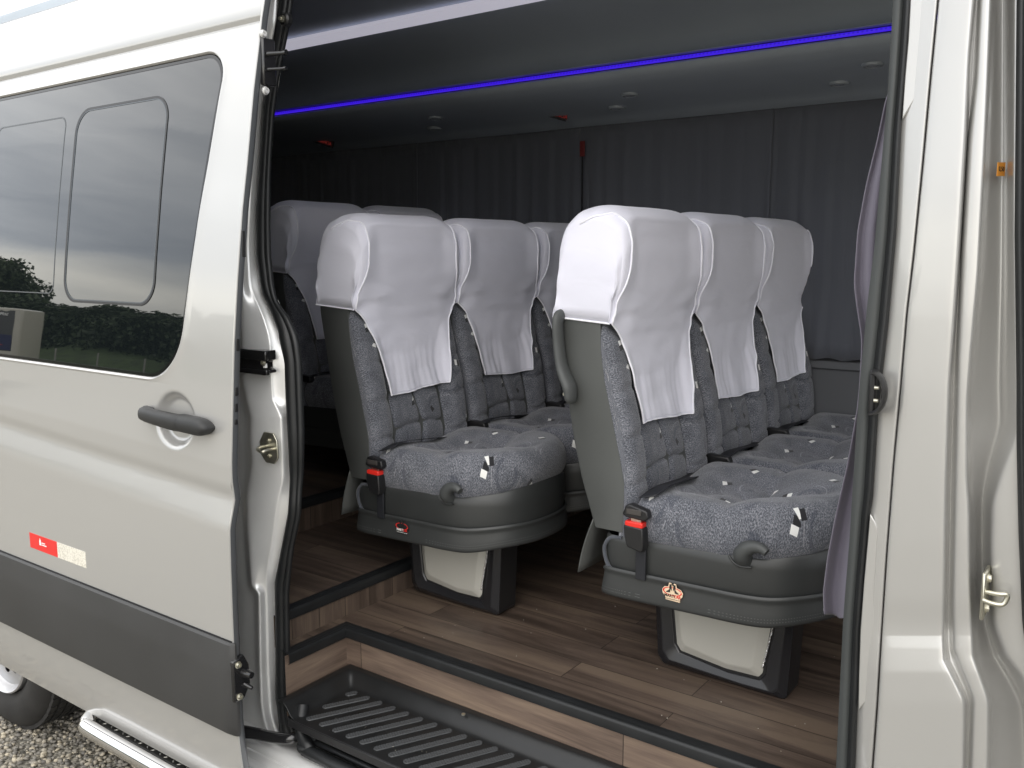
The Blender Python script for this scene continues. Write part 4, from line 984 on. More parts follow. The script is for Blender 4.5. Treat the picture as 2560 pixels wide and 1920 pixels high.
def seat(aisle, handle, bh=0):
    root = thing('passenger_seat', 'x', 'seat', O)
    off = O
    # vinyl shell
    zs = list(np.linspace(1.045, 1.64, 16)); prof = [(backedge(z), z) for z in zs]+[(bnd(z)+.01, z) for z in reversed(zs)]
    ys = [0, .006, .022, .07, .22, .37, .418, .434, .44]; vs = []
    cx_ = -1.09
    for k, y in enumerate(ys):
        ins = {0: .010, 1: .003, 2: 0, 3: -.004, 4: -.010, 5: -.004, 6: 0, 7: .003, 8: .010}[k]
        for i, (x, z) in enumerate(prof): vs.append((x+ins if i < 16 else x, Y0+y, z))
    n = len(prof); fs = gridfaces(len(ys), n, True)+[tuple(range(n-1, -1, -1)), tuple(range((len(ys)-1)*n, len(ys)*n))]
    autosmooth(fixn(pyd('backrest_shell', vs, fs, VINYLS, root, True, None, off)), 50)
    # rear apron flap
    vs = []
    for i in range(7):
        t = i/6; x = -1.074-.042*t-.006*math.sin(3*t); z = 1.065-.146*t
        for j in range(9): y = j/8*.43+.005; vs.append((x+.003*math.sin(j*1.3), Y0+y, z))
    o = pyd('apron', vs, gridfaces(7, 9), VINYLS, root, True, None, off); mod(o, 'SOLIDIFY', thickness=.003)
    # fabric backrest
    NZ, NY = 74, 72; vs, uv = [], []
    for i in range(NZ):
        z = 1.02+(1.548-1.02)*i/(NZ-1)
        for j in range(NY+8):
            jj = j-4
            if jj < 0: y = 0.001; x = bnd(z)+(.0)*0+(fx_bol(z)-.028-bnd(z))*(j/4)
            elif jj >= NY: y = SW-.001; x = bnd(z)+(fx_bol(z)-.028-bnd(z))*((NY+7-j)/4)
            else:
                u = jj/(NY-1); y = .001+(SW-.002)*u; e = min(y, SW-y)
                bolf = 1-sst(.055, .115, e); rnd = math.sqrt(max(0, 1-max(0, 1-e/.030)**2))
                x = fx_center(z)*(1-bolf)+fx_bol(z)*bolf
                x = x-.028*(1-rnd)
                # seams
                d = 0
                if z < 1.50:
                    d += .014*math.exp(-((e-.105)/.008)**2)+.004*math.exp(-((e-.105)/.025)**2)
                    for zz, w in ((1.395, .010), (1.285, .012), (1.175, .012), (1.085, .010)):
                        if e < .105: zc = zz+.012*math.sin(y*30)-.02
                        else: zc = zz+.012*math.cos((y-.22)*14)
                        if e < .105: w *= .55+.3*sst(.03, .1, e)
                        d += .8*w*math.exp(-((z-zc)/.0045)**2)+.22*w*math.exp(-((z-zc)/.02)**2)
                    if e > .105 and z < 1.30: d += .015*math.exp(-((y-.22+.012*math.sin(z*20))/.009)**2)
                x -= d
            vs.append((x, Y0+y, z)); uv.append((y+(.02*(jj < 0))-(x if jj < 0 or jj >= NY else 0), z))
    o = pyd('backrest', vs, gridfaces(NZ, NY+8), FABRIC, root, True, uv, off); fixn(o)
    # leather pan of the cushion
    cxp, cyp, a_, b_ = -.765, .22, .254, .223
    def plan(th, k=1, dx=0):
        c, s = math.cos(th), math.sin(th); ex = 2/2.45 if c > 0 else .13
        ax = a_ if c > 0 else .280
        return cxp+dx+k*ax*math.copysign(abs(c)**ex, c), cyp+k*b_*math.copysign(abs(s)**(ex if c > 0 else .13), s)
    NT = 120
    def zb(x): return float(np.interp(x, [-1.03, -.95, -.80, -.65, -.56, -.50], [1.030, 1.030, 1.036, 1.040, 1.056, 1.074]))
    vs = []; lev = [(.80, .925), (.955, .930), (.985, .945), (1.0, .975), (1.006, 1.0), (1.004, 1.02)]
    for k, z in lev:
        for i in range(NT): x, y = plan(2*math.pi*i/NT, k); vs.append((x, Y0+y, z))
    for dz, k in ((0, 1.0), (.004, .985)):
        for i in range(NT): x, y = plan(2*math.pi*i/NT, k); vs.append((x, Y0+y, zb(x)+dz))
    autosmooth(fixn(pyd('seat_base', vs, gridfaces(8, NT, True)+[tuple(range(NT))], VINYL, root, True, None, off)), 60)
    # fabric cushion, puffy and tufted
    plan0 = plan
    def plan(th, k=1, dx=0):
        x, y = plan0(th, k, dx)
        return (cxp+(x-cxp)*(.70 if x < cxp else 1), y)
    vs, uv = [], []; rings = [(.985, -.004, 0)]+[(None, None, t) for t in np.linspace(0, 1, 34)[1:]]
    def top(x, y, f):      # f: 1 at the rim to 0 in the middle
        h = 1.138+.018*sst(-.9, -.6, x)
        rim = sst(.35, .72, f); inn = 1-rim
        h += .010*rim-.012*inn
        gx = x+.742+.012*math.sin(y*22); gy = y-.22+.010*math.sin(x*25)
        h -= .026*math.exp(-(gx/.040)**2)*(.30+.70*inn)+.008*math.exp(-(gx/.0065)**2)*(.5+.5*inn)
        h -= .020*math.exp(-(gy/.042)**2)*sst(-.52, -.62, x)+.008*math.exp(-(gy/.0065)**2)*inn
        h -= .016*math.exp(-((x+.885)/.03)**2)*inn
        for ty_ in (.085, .355): h -= .010*math.exp(-(((x+.742)/.03)**2+((y-ty_)/.03)**2))
        return h
    for i in range(NT):
        pass
    NR = 34
    for r in range(NR):
        t = r/(NR-1)
        for i in range(NT):
            th = 2*math.pi*i/NT
            if t < .40:    # plump roll overhanging the base
                ph = rad(-52+142*t/.40); x2, y2 = plan(th, .86); zt = top(x2, y2, .86); zlo = zb(plan(th)[0])-.002
                rz = (zt-zlo)/(1+math.sin(rad(52))); k = .86+.168*math.cos(ph); x, y = plan(th, k); z = zt-rz+rz*math.sin(ph)
            else:
                s = (t-.40)/.60; k = max(.86*(1-s), .002); x, y = plan(th, k); f = k
                z = top(x, y, f)
            if t < .5: z -= .006*math.exp(-((x+.742)/.016)**2)
            vs.append((x, Y0+y, z)); 
            if t < .40: L_ = .085*(1-t/.4); xx, yy = plan(th, .86+L_/.25); uv.append((xx+.3, yy))
            else: uv.append((x+.3, y))
    o = pyd('seat_cushion', vs, gridfaces(NR, NT, True), FABRIC, root, True, uv, off); fixn(o)
    plan = plan0
    # fabric edge of the rear corner
    tube('cushion_piping', [(-.990, Y0-.001, 1.032), (-1.022, Y0+.001, 1.026), (-1.038, Y0+.001, 1.004), (-1.036, Y0+.001, .976), (-1.024, Y0+.001, .952), (-1.000, Y0-.001, .936)], .0048, FABRIC, root, 8, smooth=4, off=off)
    # stitched skirt band around side and front
    vs = []; path = []
    for i in range(70):
        th = math.pi*1.5+math.pi*(i/69-.5)*1.0
    ths = np.linspace(-math.pi*.735, math.pi*.56, 110)
    prof = [(1.006, .957), (1.018, .9605), (1.032, .957), (1.033, .952), (1.024, .948), (1.026, .940), (1.036, .922), (1.042, .908), (1.042, .904), (1.044, .899), (1.038, .893), (1.028, .892), (1.016, .93)]
    for th in ths:
        xx = plan(th)[0]; dz = .012*sst(-.66, -.52, xx)-.004*sst(-.80, -1.0, xx)
        for k, z in prof:
            x, y = plan(th, k); vs.append((x, Y0+y, z+dz*(1 if z > .93 else 1.6)))
    np_ = len(prof)
    o = autosmooth(fixn(pyd('seat_skirt', vs, gridfaces(len(ths), np_)+[tuple(range(np_)), tuple(range(len(vs)-np_, len(vs)))], VINYL, root, True, None, off)), 70)
    # stitches
    vs, fs = [], []
    for kk, zz in ((1.0475, .9055), (1.0455, .9120)):
        for i in range(0, 150):
            th = -math.pi*.73+math.pi*1.28*i/150; b = len(vs); xx = plan(th)[0]; dz = .012*sst(-.66, -.52, xx)*1.6-.0064*sst(-.80, -1.0, xx)
            for t2, z2 in ((0, -.0007), (.011, -.0007), (.011, .0007), (0, .0007)): x, y = plan(th+t2, kk); vs.append((x, Y0+y, zz+z2+dz))
            fs.append((b, b+1, b+2, b+3))
    pyd('stitching', vs, fs, mat('grey_thread', (.13, .135, .135), .8) if not bpy.data.materials.get('grey_thread') else bpy.data.materials['grey_thread'], o, False, None, off)
    if aisle:
        # lever
        lv = [bY(1350+x/2.1543, 1150+y/2.1543, .409) for x, y in ((1078, 548), (1085, 512), (1112, 480), (1152, 466), (1195, 472), (1228, 494))]
        tube('recline_lever', [v+Vector((0, (.022, .006, 0, -.003, -.006, -.008)[i], 0)) for i, v in enumerate(lv)], [.021, .0205, .0175, .0140, .0115, .0092], VINYLD, root, 14, smooth=5, off=off)
        c = lv[0]
        tube('lever_slot', [(c.x-.030, Y0-.002, c.z+.006), (c.x-.018, Y0-.005, c.z-.006), (c.x, Y0-.006, c.z-.012), (c.x+.024, Y0-.005, c.z-.010)], .0028, VINYL, root, 8, smooth=4, off=off)
        # buckle
        def z7(x, y, Y): return bY(1350+x/2.1543, 1150+y/2.1543, Y)
        a = z7(455, 345, .392); b = z7(553, 490, .392)
        bk = prism('belt_buckle', [(a.x, a.z), (b.x+.001, a.z-.002), (b.x+.004, b.z+.01), (b.x, b.z-.004), (a.x+.010, b.z+.004), (a.x+.002, b.z+.03)], 'y', .386, .414, BLACK, root, .003, off=off)
        box('release_button', (a.x+.002, .388, a.z-.004), (b.x-.001, .412, a.z+.010), RED, bk, .003, off=off)
        box('buckle_strap', (a.x+.024, .404, .945), (a.x+.050, .409, b.z+.002), WEB, root, .001, off=off)
        # latch tongue
        tg = prism('belt_tongue', [(a.x-.006, a.z+.022), (a.x+.002, a.z+.046), (a.x+.014, a.z+.050), (a.x+.058, a.z+.040), (a.x+.062, a.z+.024), (a.x+.052, a.z+.014), (a.x+.006, a.z+.018)], 'y', .390, .412, BLACK, root, .004, 3, off=off)
        box('tongue_insert', (a.x+.006, .388, a.z+.027), (a.x+.044, .391, a.z+.040), mat('worn_black', (.06, .055, .052), .3) if not bpy.data.materials.get('worn_black') else bpy.data.materials['worn_black'], tg, .001, off=off)
        box('tongue_blade', (a.x+.014, .397, a.z+.004), (a.x+.040, .400, a.z+.022), ZINC, tg, .0005, off=off)
        bx0 = a.x
    else:
        bx0 = -.985
        tg = prism('belt_tongue', [(bx0-.004, 1.128), (bx0, 1.150), (bx0+.012, 1.155), (bx0+.070, 1.152), (bx0+.076, 1.138), (bx0+.070, 1.128)], 'y', .408, .432, BLACK, root, .004, 3, off=off)
    # webbing across the seat
    p0 = Vector((bx0+.045, .415, 1.128)); path = [p0, Vector((bx0+.055, .47, 1.142)), Vector((bx0+.050, .56, 1.135)), Vector((bx0+.030, .68, 1.118)), Vector((bx0+.005, .80, 1.106)), Vector((bx0-.01, .855, 1.09))]
    path = smoothpath(path, 5); vs = []
    for i, p in enumerate(path):
        t = i/(len(path)-1); tilt = .45-.2*t; w = .024
        for s in (-1, -.5, 0, .5, 1): vs.append((p.x+s*w*math.cos(tilt), p.y, p.z+s*w*math.sin(tilt)*.55+.016))
    o = pyd('lap_belt', vs, gridfaces(len(path), 5), WEB, root, True, None, off); mod(o, 'SOLIDIFY', thickness=.0015)
    if handle:
        def h6(x, y): return bY(1360+x/3.19, 780+y/3.19, .402)
        hp = [h6(108, 28)+Vector((.004, .022, 0))]+[h6(*q) for q in ((112, 60), (118, 250), (140, 420), (172, 520), (205, 600), (213, 690), (210, 725))]
        tube('grab_handle', [v for v in hp], [.016, .018, .0185, .0195, .022, .0235, .020, .012], VINYLD, root, 16, flat=.6, smooth=6, off=off)
        c = h6(185, 650); lathe('handle_screw', [(.0055, 0), (.0055, -.012), (.004, -.0135), (.0001, -.0135)], (c.x, .402, c.z), 'y', ZINC, root, 16, off=off)
    if aisle:
        # pedestal
        zf = .667+(.0); yf = .566
        def fr_pts(e=0):
            return [(-.978+e, .95), (-.962+e*.6, .69+e*.2), (-.948, .672+e), (-.70, .668+e), (-.636, .668+e), (-.630-e, .675+e), (-.618-e, .95)]
        ped = prism('pedestal', fr_pts(), 'y', yf, yf+.085, BLACK, root, .006, 3, off=off)
        # front chamfer frame
        outp = [(-.978, .94), (-.962, .695), (-.945, .674), (-.70, .669), (-.640, .669), (-.630, .678), (-.618, .94)]
        inn = [(-.938, .94), (-.915, .735), (-.902, .715), (-.780, .700), (-.695, .702), (-.683, .718), (-.655, .94)]
        vs = [(x, yf, z) for x, z in outp]+[(x+(.012 if x < -.8 else -.004)*0, yf-.012, z) for x, z in [(o_[0]*.6+i_[0]*.4, o_[1]*.6+i_[1]*.4) for o_, i_ in zip(outp, inn)]]+[(x, yf-.002, z) for x, z in inn]+[(x, yf+.008, z) for x, z in [(a*.97-.023, b) for a, b in inn]]
        n = 7; fs = []
        for r in range(3):
            for i in range(n-1): fs.append((r*n+i, r*n+i+1, (r+1)*n+i+1, (r+1)*n+i))
        o = fixn(pyd('pedestal_frame', vs, fs, mat('gloss_black', (.016, .016, .018), .25) if not bpy.data.materials.get('gloss_black') else bpy.data.materials['gloss_black'], ped, True, None, off)); bevel(o, .003, 2, 20)
        # panel: raised centre face with chamfered border
        P0 = [(-.932, .94), (-.909, .735), (-.898, .720), (-.780, .706), (-.698, .708), (-.689, .720), (-.661, .94)]
        P1 = [(-.917, .94), (-.894, .752), (-.884, .740), (-.775, .722), (-.718, .726), (-.711, .734), (-.684, .94)]
        vs = [(x, yf-.0015, z) for x, z in P0]+[(x, yf-.010, z) for x, z in P1]; fs = [(i, i+1, n+i+1, n+i) for i in range(n-1)]+[tuple(range(n, 2*n))]
        o = fixn(pyd('pedestal_panel', vs, fs, PANEL, ped, True, None, off)); bevel(o, .003, 3, 8)
        tube('pedestal_trim', [(-.659, yf-.006, .90), (-.671, yf-.006, .82), (-.688, yf-.007, .735)], .0022, GLINT, ped, 8, off=off)
    return root
def logo(root, px, py, sc=1.0, dark=False):
    """small maker plate on the skirt"""
    p = bY(px, py, .4045); off = O; y = .4045
    k = .001*sc; base = prism('maker_plate', [(p.x+a*k, p.z+b*k) for a, b in ((-9, 21), (-4, 21), (0, 12), (3, 21), (8, 20), (10, 12), (20, 9), (26, 2), (24, -8), (19, -12), (19, -21), (-17, -20), (-18, -12), (-25, -5), (-26, 3), (-21, 10), (-11, 12))], 'y', y, y+.0025, INK if dark else CREAM, root, .0004, off=off)
    el = [(p.x+23*k*math.cos(t), p.z+1*k+10.5*k*math.sin(t)) for t in np.linspace(.15, 2*math.pi-.0, 30)]
    vs = [];
    ts = np.linspace(.35, 2*math.pi+.1, 36)
    for t in ts:
        for r in (1, .86): vs.append((p.x+24*k*r*math.cos(t), y-.0004, p.z+2*k+10*k*r*math.sin(t)))
    pyd('maker_ring', vs, gridfaces(36, 2), REDPRINT, base, False, None, off)
    for s in (-1, 1):
        prism('maker_mark', [(p.x+s*a*k, p.z+b*k) for a, b in ((1.5, 3), (2.5, 19), (7.5, 18), (7.5, 6), (15, 0), (16, -2), (6, -1), (4.5, 8))], 'y', y-.0008, y-.0002, INK, base, 0, off=off)
    text('maker_name', 'MARTI', 10*k, (p.x-6.5*k, y-.0008, p.z-9*k), FACE_Y, WHITE if dark else INK, base, .0002, sx=.92, bold=True, off=off)
    text('maker_name', 'CAR', 9.5*k, (p.x+12.5*k, y-.0008, p.z-9*k), FACE_Y, REDPRINT, base, .0002, sx=.92, bold=True, off=off)
    text('maker_line', 'TRANSFORMADORA DE VANS', 3.1*k, (p.x+1*k, y-.0008, p.z-16.5*k), FACE_Y, WHITE if dark else INK, base, .0001, sx=.95, off=off)
    return base

# white headrest cover
def coverx(z): return float(np.interp(z, [1.28, 1.40, 1.50, 1.56, 1.62, 1.70, 1.74], [-1.000, -1.018, -1.022, -1.014, -1.006, -1.003, -1.008]))
def cover(seed, dark=False):
    r = random.Random(seed); off = O; root = thing('headrest_cover', 'x', 'headrest cover', O, 'white headrest covers')
    prof = sp([(x, z) for x, z in SIDEP], 5); n = len(prof); cx_, cz_ = -1.09, 1.69
    ins = .0035; NYc = 52; vs = []; col = []
    def nz(x, y, z, s=9): return mnoise.noise(Vector((x*s+seed*3.1, y*s+seed, z*s*1.6)))
    # side caps + wrap: sweep profile over y with rounded shoulders
    ys = [0.0]+[SW*(.5-.5*math.cos(math.pi*k/(NYc-1))) for k in range(1, NYc-1)]+[SW]
    for k, y in enumerate(ys):
        e = min(y, SW-y); sh = 1-math.sqrt(max(0, 1-max(0, 1-e/.085)**2)); sf = 1-math.sqrt(max(0, 1-max(0, 1-e/.028)**2)); wc_ = sst(.015, .085, e)
        for i, (x, z) in enumerate(prof):
            q = i/(n-1); sg_ = max(-1, min(1, (x-cx_)/.055)); X = x+ins*sg_; Z = z+(ins if z > cz_ else 0)
            if z > 1.58: Z = 1.58+(Z-1.58)*(1-.20*sh)
            if q > .62: X = X*(1-wc_)+(coverx(Z)+.0)*wc_ if z < 1.74 else X+(coverx(1.74)-(-.9955))*wc_*(1-sst(1.74, 1.80, z))
            X -= sg_*.012*sf*sst(1.55, 1.60, z)
            w = .0022*nz(x, y, z, 7)+.0008*nz(x+5, y, z, 24)
            if z < 1.63 and q > .6: w += .0028*math.sin((z*95+y*14*(1 if y < .22 else -1)))*math.exp(-((e-.04)/.06)**2)*sst(0, .03, e)
            if q > .6: w += .0035*math.exp(-((z-1.565-.10*e)/.010)**2)*math.exp(-((e-.05)/.07)**2)-.003*math.exp(-((z-1.605+.06*e)/.012)**2)*math.exp(-((e-.06)/.06)**2)
            X += w*sg_
            if z > 1.75: Z += .6*w+.0018*math.sin(x*150+seed)*math.exp(-((e-.02)/.02)**2)
            vs.append((X, Y0+y, Z))
    fs = gridfaces(NYc, n)
    # side caps: concentric shrink toward the middle, domed outwards with folds
    for side_, base in ((-1, 0), (1, (NYc-1)*n)):
        loop = [base+i for i in range(n)]; prev = loop; yb = Y0 if side_ < 0 else Y0+SW
        # lower closing edge between last (front) and first (back) profile points
        K = 7
        for kk in range(1, K+1):
            t = kk/K; cur = []
            for i in range(n):
                vx, vy, vz = vs[loop[i]]
                tx, tz_ = -1.10, max(1.5515-.009*(i/(n-1)), vz-(vz-1.55)*t) if False else 1.549
                # shrink toward the bottom mid line
                X = vx+(max(-1.185, min(-1.034, vx))-vx)*t; Zt = 1.5495-.0105*((X+1.188)/.157)
                Z = vz+(Zt-vz)*t
                dome = .011*math.sin(math.pi*min(1, .15+t*.8)) * (sst(1.55, 1.62, vz))
                fold = .0042*math.sin(Z*70+X*22+seed+1.5*math.sin(Z*23))*math.sin(math.pi*t)
                cur.append(len(vs)); vs.append((X, yb+side_*(dome+.002+fold), Z))
            for i in range(n-1):
                f = (prev[i], prev[i+1], cur[i+1], cur[i]); fs.append(f if side_ > 0 else f[::-1])
            prev = cur
    # front flap, carrying on the columns of the headrest part
    b = len(vs); NZf, NYf = 28, NYc-1
    for i in range(1, NZf+1):
        t = i/NZf
        yl = float(np.interp(t, [0, .05, .15, .35, .65, 1], [0.0, .016, .038, .058, .079, .101]))+.003*math.sin(t*7+seed)*sst(0, .2, t)
        yr = SW-float(np.interp(t, [0, .05, .15, .35, .65, 1], [0, .012, .030, .048, .064, .082]))
        for j in range(NYc):
            u = ys[j]/SW; y = yl+(yr-yl)*u; e = min(y, SW-y); z = vs[j*n+n-1][2]-.252*t
            bolf = 1-sst(.055, .115, e); fx = (fx_center(z)*(1-bolf)+fx_bol(z)*bolf)+.006
            top_ = vs[j*n+n-1][0]; k_ = sst(0, .14, t)
            fx = top_*(1-k_)+max(fx, coverx(z))*k_
            X = fx+.004*t+.0045*sst(.25, 1, t)*(math.sin(u*17+seed*2+1.2*math.sin(t*3))*.5+nz(0, y*2.2, z*.5, 9))+.003*nz(1, y, z, 16)*sst(0, .1, t)+.0016*math.sin(y*230+seed+4*nz(2, y, z, 5))*sst(.3, .7, t)*max(0, nz(4, y*2, seed, 6)+.5)
            vs.append((X, Y0+y, z+.006*math.sin(u*4+seed)*sst(.8, 1, t)))
    fs += [(j*n+n-1, (j+1)*n+n-1, b+j+1, b+j) for j in range(NYc-1)]
    fs += gridfaces(NZf, NYc, False, b)
    body = pyd('cloth', vs, fs, WHITECLOTH, root, True, None, off); fixn(body); mod(body, 'SOLIDIFY', thickness=.0012)
    # piping along the seams and hem
    for kk, sgn in ((1, 0), (NYc-2, 1)):
        pth = []
        for i in range(int(n*.40), n):
            q = i/(n-1); c_ = .5+7.5*(1-sst(.80, 1, q))*sst(.38, .60, q); 
            if sgn: c_ = NYc-1-c_
            c0 = int(c_); fr_ = c_-c0; p_ = Vector(vs[c0*n+i]).lerp(Vector(vs[min(c0+1, NYc-1)*n+i]), fr_)
            pth.append(p_+Vector((.0012*sst(.5, .6, q), (-.0008 if sgn == 0 else .0008), .0012*(1-sst(.5, .7, q)))))
        edge = [Vector(vs[b+i*(NYf+1)+(0 if sgn == 0 else NYf)]) for i in range(0, NZf)]
        tube('piping', pth+edge, .0026, PIPING, root, 6, off=off)
    hem = [Vector(vs[b+(NZf-1)*(NYf+1)+j]) for j in range(NYf+1)]
    tube('piping', hem, .0018, PIPING, root, 6, off=off)
    low = [Vector((-1.188+.157*t, Y0-.0035, 1.5495-.0105*t)) for t in np.linspace(0, 1, 10)]
    tube('piping', low, .0022, PIPING, root, 6, off=off)
    return root
def dup(root, loc, label=None, group=None):
    r = root.copy(); COL.objects.link(r); r.location = loc
    if label: r['label'] = label
    if group: r['group'] = group
    for ch in list(root.children):
        c = ch.copy(); COL.objects.link(c); c.parent = r
        for g in ch.children:
            d = g.copy(); COL.objects.link(d); d.parent = c
    return r
GS = 'rows of patterned passenger seats'
seatA = seat(True, True); seatA['group'] = GS
logo(seatA, 1681, 1481, 1.0)
seatB = seat(True, False); seatB['group'] = GS; seatB.location = (O.x-.836, O.y, O.z+.003)
logo(seatB, 1681, 1481, .98, True)
seatC = seat(False, False); seatC['group'] = GS
DX = -.836; DY = .462
for _o in ():
    pass
seatA['label'] = 'front row seat nearest the door, with grey grab handle on its back'
seatB['label'] = 'second row seat nearest the door, above the wood floor step'
seatC.location = (O.x, O.y+DY, O.z); seatC['label'] = 'front row middle seat, between the aisle seat and window seat'
dup(seatC, (O.x, O.y+2*DY, O.z), 'front row seat farthest from the door, by the dark curtain')
dup(seatC, (O.x+DX, O.y+DY, O.z+.003), 'second row middle seat, right behind the seat nearest the door')
dup(seatC, (O.x+DX, O.y+2*DY, O.z+.003), 'second row seat by the curtain, half hidden by the front row')
dup(seatC, (O.x-1.665, O.y+DY, O.z+.09), 'dim rear row seat at the left edge of the door opening')
dup(seatC, (O.x-1.665, O.y+2*DY, O.z+.09), 'dim rear row seat by the far wall, mostly hidden by the second row')
spec = [(0, 0, 0, 1, 'brightest white headrest cover, on the front row seat with the grab handle'), (0, 1, 0, 2, 'white cover on the middle seat of the front row'), (0, 2, 0, 3, 'white cover on the front row seat by the dark curtain'),
        (DX, 0, .003, 4, 'large white cover on the second row seat nearest the door'), (DX, 1, .003, 2, 'white cover on the second row middle seat'), (DX, 2, .003, 1, 'white cover on the second row seat, half hidden behind the front row cover'),
        (-1.665, 1, .09, 4, 'dim cover on the rear row seat at the left edge of the opening'), (-1.665, 2, .09, 3, 'dim cover of the rear row barely showing above the second row')]
cv = {}
for dx, r, dz, sd_, lab in spec:
    loc = (O.x+dx, O.y+r*DY, O.z+dz)
    if sd_ not in cv: cv[sd_] = cover(sd_); c = cv[sd_]; c.location = loc; c['label'] = lab
    else: dup(cv[sd_], loc, lab)

# ================================================================== outside: ground, gravel, reflections behind the camera
def gz(y): return 0 if y > -4 else (.004*(-y-4) if y > -30 else .004*26+.02*(-y-30))
def ground():
    vs, fs = [], []
    xs = [-400, -120, -60]+list(np.linspace(-45, 30, 26))+[60, 120, 400]; ys = [-420, -150, -80, -60]+list(np.linspace(-50, 6, 24))+[60, 400]
    for y in ys:
        for x in xs:
            z = 0
            z = gz(max(y, -150))
            vs.append((x, y, z+.15*math.sin(x*.3)*math.sin(y*.2)*(1 if y < -10 else 0)))
    o = pyd('ground', vs, gridfaces(len(ys), len(xs)), GRAVEL, None); fixn(o); struct(o)
ground()
# pebbles near the wheel and running board
def pebbles():
    ico = bmesh.new(); bmesh.ops.create_icosphere(ico, subdivisions=1, radius=1); bv_ = np.array([v.co[:] for v in ico.verts]); bf = np.array([[v.index for v in f.verts] for f in ico.faces]); ico.free()
    N = 15000; V, Fc = [], []
    x = rng.uniform(-3.9, -1.7, N); y = rng.uniform(-.45, 1.0, N); s = rng.uniform(.0045, .0105, N); sc = np.stack([s*rng.uniform(.8, 1.5, N), s*rng.uniform(.8, 1.3, N), s*rng.uniform(.55, .9, N)], 1)
    a = rng.uniform(0, 6.28, N); z = rng.uniform(-.002, .007, N)
    tilt = rng.uniform(-.6, .6, (N, 2))
    nv = len(bv_); allv = np.empty((N, nv, 3)); jit = rng.uniform(.78, 1.15, (N, nv, 1))
    P = bv_[None]*jit*sc[:, None, :]
    c, s_ = np.cos(tilt[:, 0])[:, None], np.sin(tilt[:, 0])[:, None]; Yv, Zv = P[..., 1]*c-P[..., 2]*s_, P[..., 1]*s_+P[..., 2]*c
    Xv = P[..., 0]; c, s_ = np.cos(a)[:, None], np.sin(a)[:, None]
    allv[..., 0] = Xv*c-Yv*s_+x[:, None]; allv[..., 1] = Xv*s_+Yv*c+y[:, None]; allv[..., 2] = Zv+z[:, None]
    F_ = (bf[None]+(np.arange(N)*nv)[:, None, None]).reshape(-1, 3); co = allv.reshape(-1, 3)
    me = bpy.data.meshes.new('gravel_stones'); me.vertices.add(len(co)); me.vertices.foreach_set('co', co.ravel()); me.loops.add(len(F_)*3); me.loops.foreach_set('vertex_index', F_.ravel().astype(np.int32))
    me.polygons.add(len(F_)); me.polygons.foreach_set('loop_start', np.arange(len(F_), dtype=np.int32)*3); me.update(calc_edges=True)
    o = link('gravel_stones', me, PEB, None, True); struct(o, 'stuff'); tag(o, 'grey and tan gravel stones around the rear wheel', 'gravel')
pebbles()
# trees behind the camera, seen in the window and paint
def tree_mesh(seed, w, h, flat):
    r = np.random.default_rng(seed); V, F_ = [], []
    blobs = []
    for k in range(24):
        a = r.uniform(0, 6.28); rr = r.uniform(0, w*.42); blobs.append((rr*math.cos(a), rr*math.sin(a), h*(.16+.80*r.uniform(0, 1)*(1-rr/w*flat*.6)), r.uniform(.14, .26)*w))
    for (bx, by, bz, br_) in blobs:
        for _ in range(520):
            d = r.normal(size=3); d /= np.linalg.norm(d); q = br_*r.uniform(.55, 1.08); p = np.array([bx, by, bz])+d*q*np.array([1, 1, .7]); s = r.uniform(.05, .15)
            u = r.normal(size=3); u /= np.linalg.norm(u); v = np.cross(u, r.normal(size=3)); v /= np.linalg.norm(v); b = len(V)
            for su, sv_ in ((-1, -1), (1, -1), (1, 1), (-1, 1)): V.append(tuple(p+u*s*su+v*s*.6*sv_))
            F_.append((b, b+1, b+2, b+3))
    return V, F_, blobs
def tree(seed, w, h, flat=.8, m=LEAF):
    V, F_, blobs = tree_mesh(seed, w, h, flat)
    t = thing('tree', 'x', 'tree', (0, 0, 0), 'trees lining the lot behind the camera')
    pyd('crown', V, F_, m, t, False)
    vs, fs = tubeverts([(0, 0, -.5), (.05*w, 0, h*.25), (0, .03*w, h*.5), (0, 0, h*.75)], [.035*w, .028*w, .02*w, .01*w], 8)
    for (bx, by, bz, _) in blobs[:8]:
        A_, FA = tubeverts([(0, 0, h*.35), (bx*.5, by*.5, (h*.35+bz)/2), (bx, by, bz)], [.015*w, .01*w, .004*w], 6); k = len(vs); vs += A_; fs += [tuple(i+k for i in f) for f in FA]
    pyd('trunk', vs, fs, BARK, t)
    return t
tA, tB, tC = tree(3, 7, 5.2), tree(5, 8, 4.0, 1.0), tree(9, 5.5, 8.6, .5)
tp = []
r = random.Random(4)
k = 0
for i in range(19):
    x = -78+i*2.5+r.uniform(-1, 1); y = -24-r.uniform(0, 5); tp.append((x, y, (tA, tB)[i % 2], r.uniform(.8, 1.1)))
for x, y in ((-58, -25), (-61.5, -26), (-66, -25), (-71, -27)): tp.append((x, y, tC, r.uniform(.9, 1.1)))
used = set()
for x, y, src, s in tp:
    lab = 'dark tree of the row beyond the lot, mirrored in the van window'
    if id(src) not in used: used.add(id(src)); o = src; o.location = (x, y, gz(y)); o['label'] = lab
    else: o = dup(src, (x, y, gz(y)), lab)
    o.scale = (s, s, s); o.rotation_euler.z = r.uniform(0, 6.28)
# grass bank
vs = []; xs = np.linspace(-100, -29, 60)
for y, z in ((-19.5, -.1), (-20.5, .4), (-22.5, 1.0), (-26, 1.8), (-34, 3.4), (-60, 5)):
    for x in xs: vs.append((x, y+.8*math.sin(x*.25), gz(y)+z*(1+.25*math.sin(x*.5+y))))
o = fixn(pyd('grass_bank', vs, gridfaces(6, 60), GRASSM, None)); struct(o)
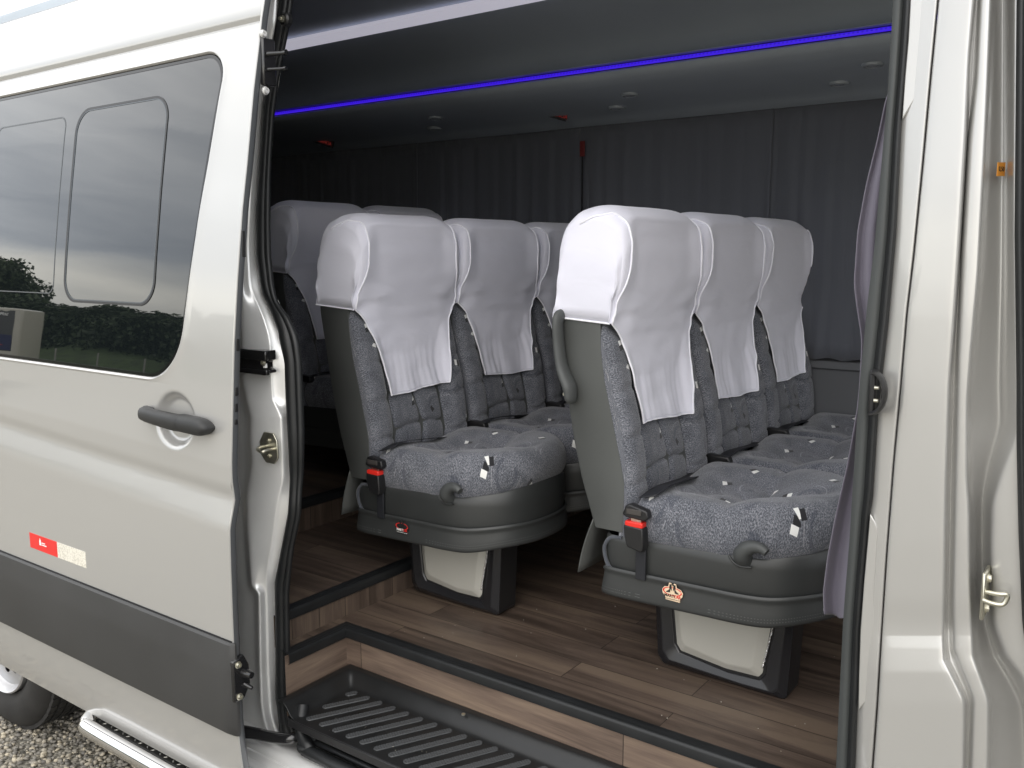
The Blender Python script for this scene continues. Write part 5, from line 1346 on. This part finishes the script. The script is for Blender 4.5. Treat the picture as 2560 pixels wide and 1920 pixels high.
# fence posts
fp = thing('fence_post', 'x', 'fence post', (0, 0, 0), 'thin posts of a wire fence before the grass bank')
pyd('post', *tubeverts([(0, 0, -.2), (0, 0, 1.35)], .035, 6), mat('weathered_post', (.22, .21, .19), .9), fp)
for i in range(8):
    loc = (-56+i*3.4, -19.2, gz(-19.2)); lab = 'thin post of the wire fence beyond the lot, seen as a reflection'
    if i == 0: fp.location = loc; fp['label'] = lab
    else: dup(fp, loc, lab)
# coach parked across the lot (seen mirrored in the window)
BUSP = mat('cream_coach_paint', (.50, .48, .41), .35, 0, .5, .1); BUSG = mat('coach_glass', (.015, .018, .025), .08, 0, .5, .02); BLUEP = mat('dark_blue_print', (.008, .012, .07), .3); REDP = mat('coach_red_print', (.4, .03, .03), .4); YELP = mat('coach_yellow_print', (.6, .4, .08), .4)
def coach():
    t = thing('coach', 'cream coach with dark windows and red and yellow streaks, mirrored in the van window', 'coach', (-48.2, -12.4, gz(-13.0)))
    t.rotation_euler.z = rad(140)
    L, H = 9.5, 3.15
    body = box('body', (-L, 0, .35), (0, 2.4, H), BUSP, t, .22, 5)
    gl = box('side_windows', (-L+.28, -.012, 1.0), (-.45, .02, H-.32), BUSG, t, .12, 4)
    box('blue_band', (-L+.3, -.018, 1.03), (-.5, 0, 1.72), BLUEP, t, .05, 3)
    for (a, b, c, d, m_) in ((-5.5, 1.75, -1.9, 1.35, REDP), (-4.2, 1.55, -1.6, 1.25, REDP), (-3.6, 1.45, -2.6, 1.22, YELP)):
        prism('streak', [(-L-x_-1.0, z_) for x_, z_ in ((a, b), (a+.8, b+.12), (c, d), (c-.6, d-.08))], 'y', -.03, -.02, m_, t, 0)
    text('coach_lettering', 'SEMI LEITO', .20, (-L+1.05, -.03, H-.52), FACE_Y, WHITE, t, .003, bold=True)
    for x in (-L+1.6, -2.6): lathe('wheel', [(.46, .1), (.48, -.02), (.45, -.05), (.28, -.05), (.25, 0), (.0001, 0)], (x, 0, .48), 'y', TYRE, t, 28)
coach()
print('objects', len(bpy.data.objects))
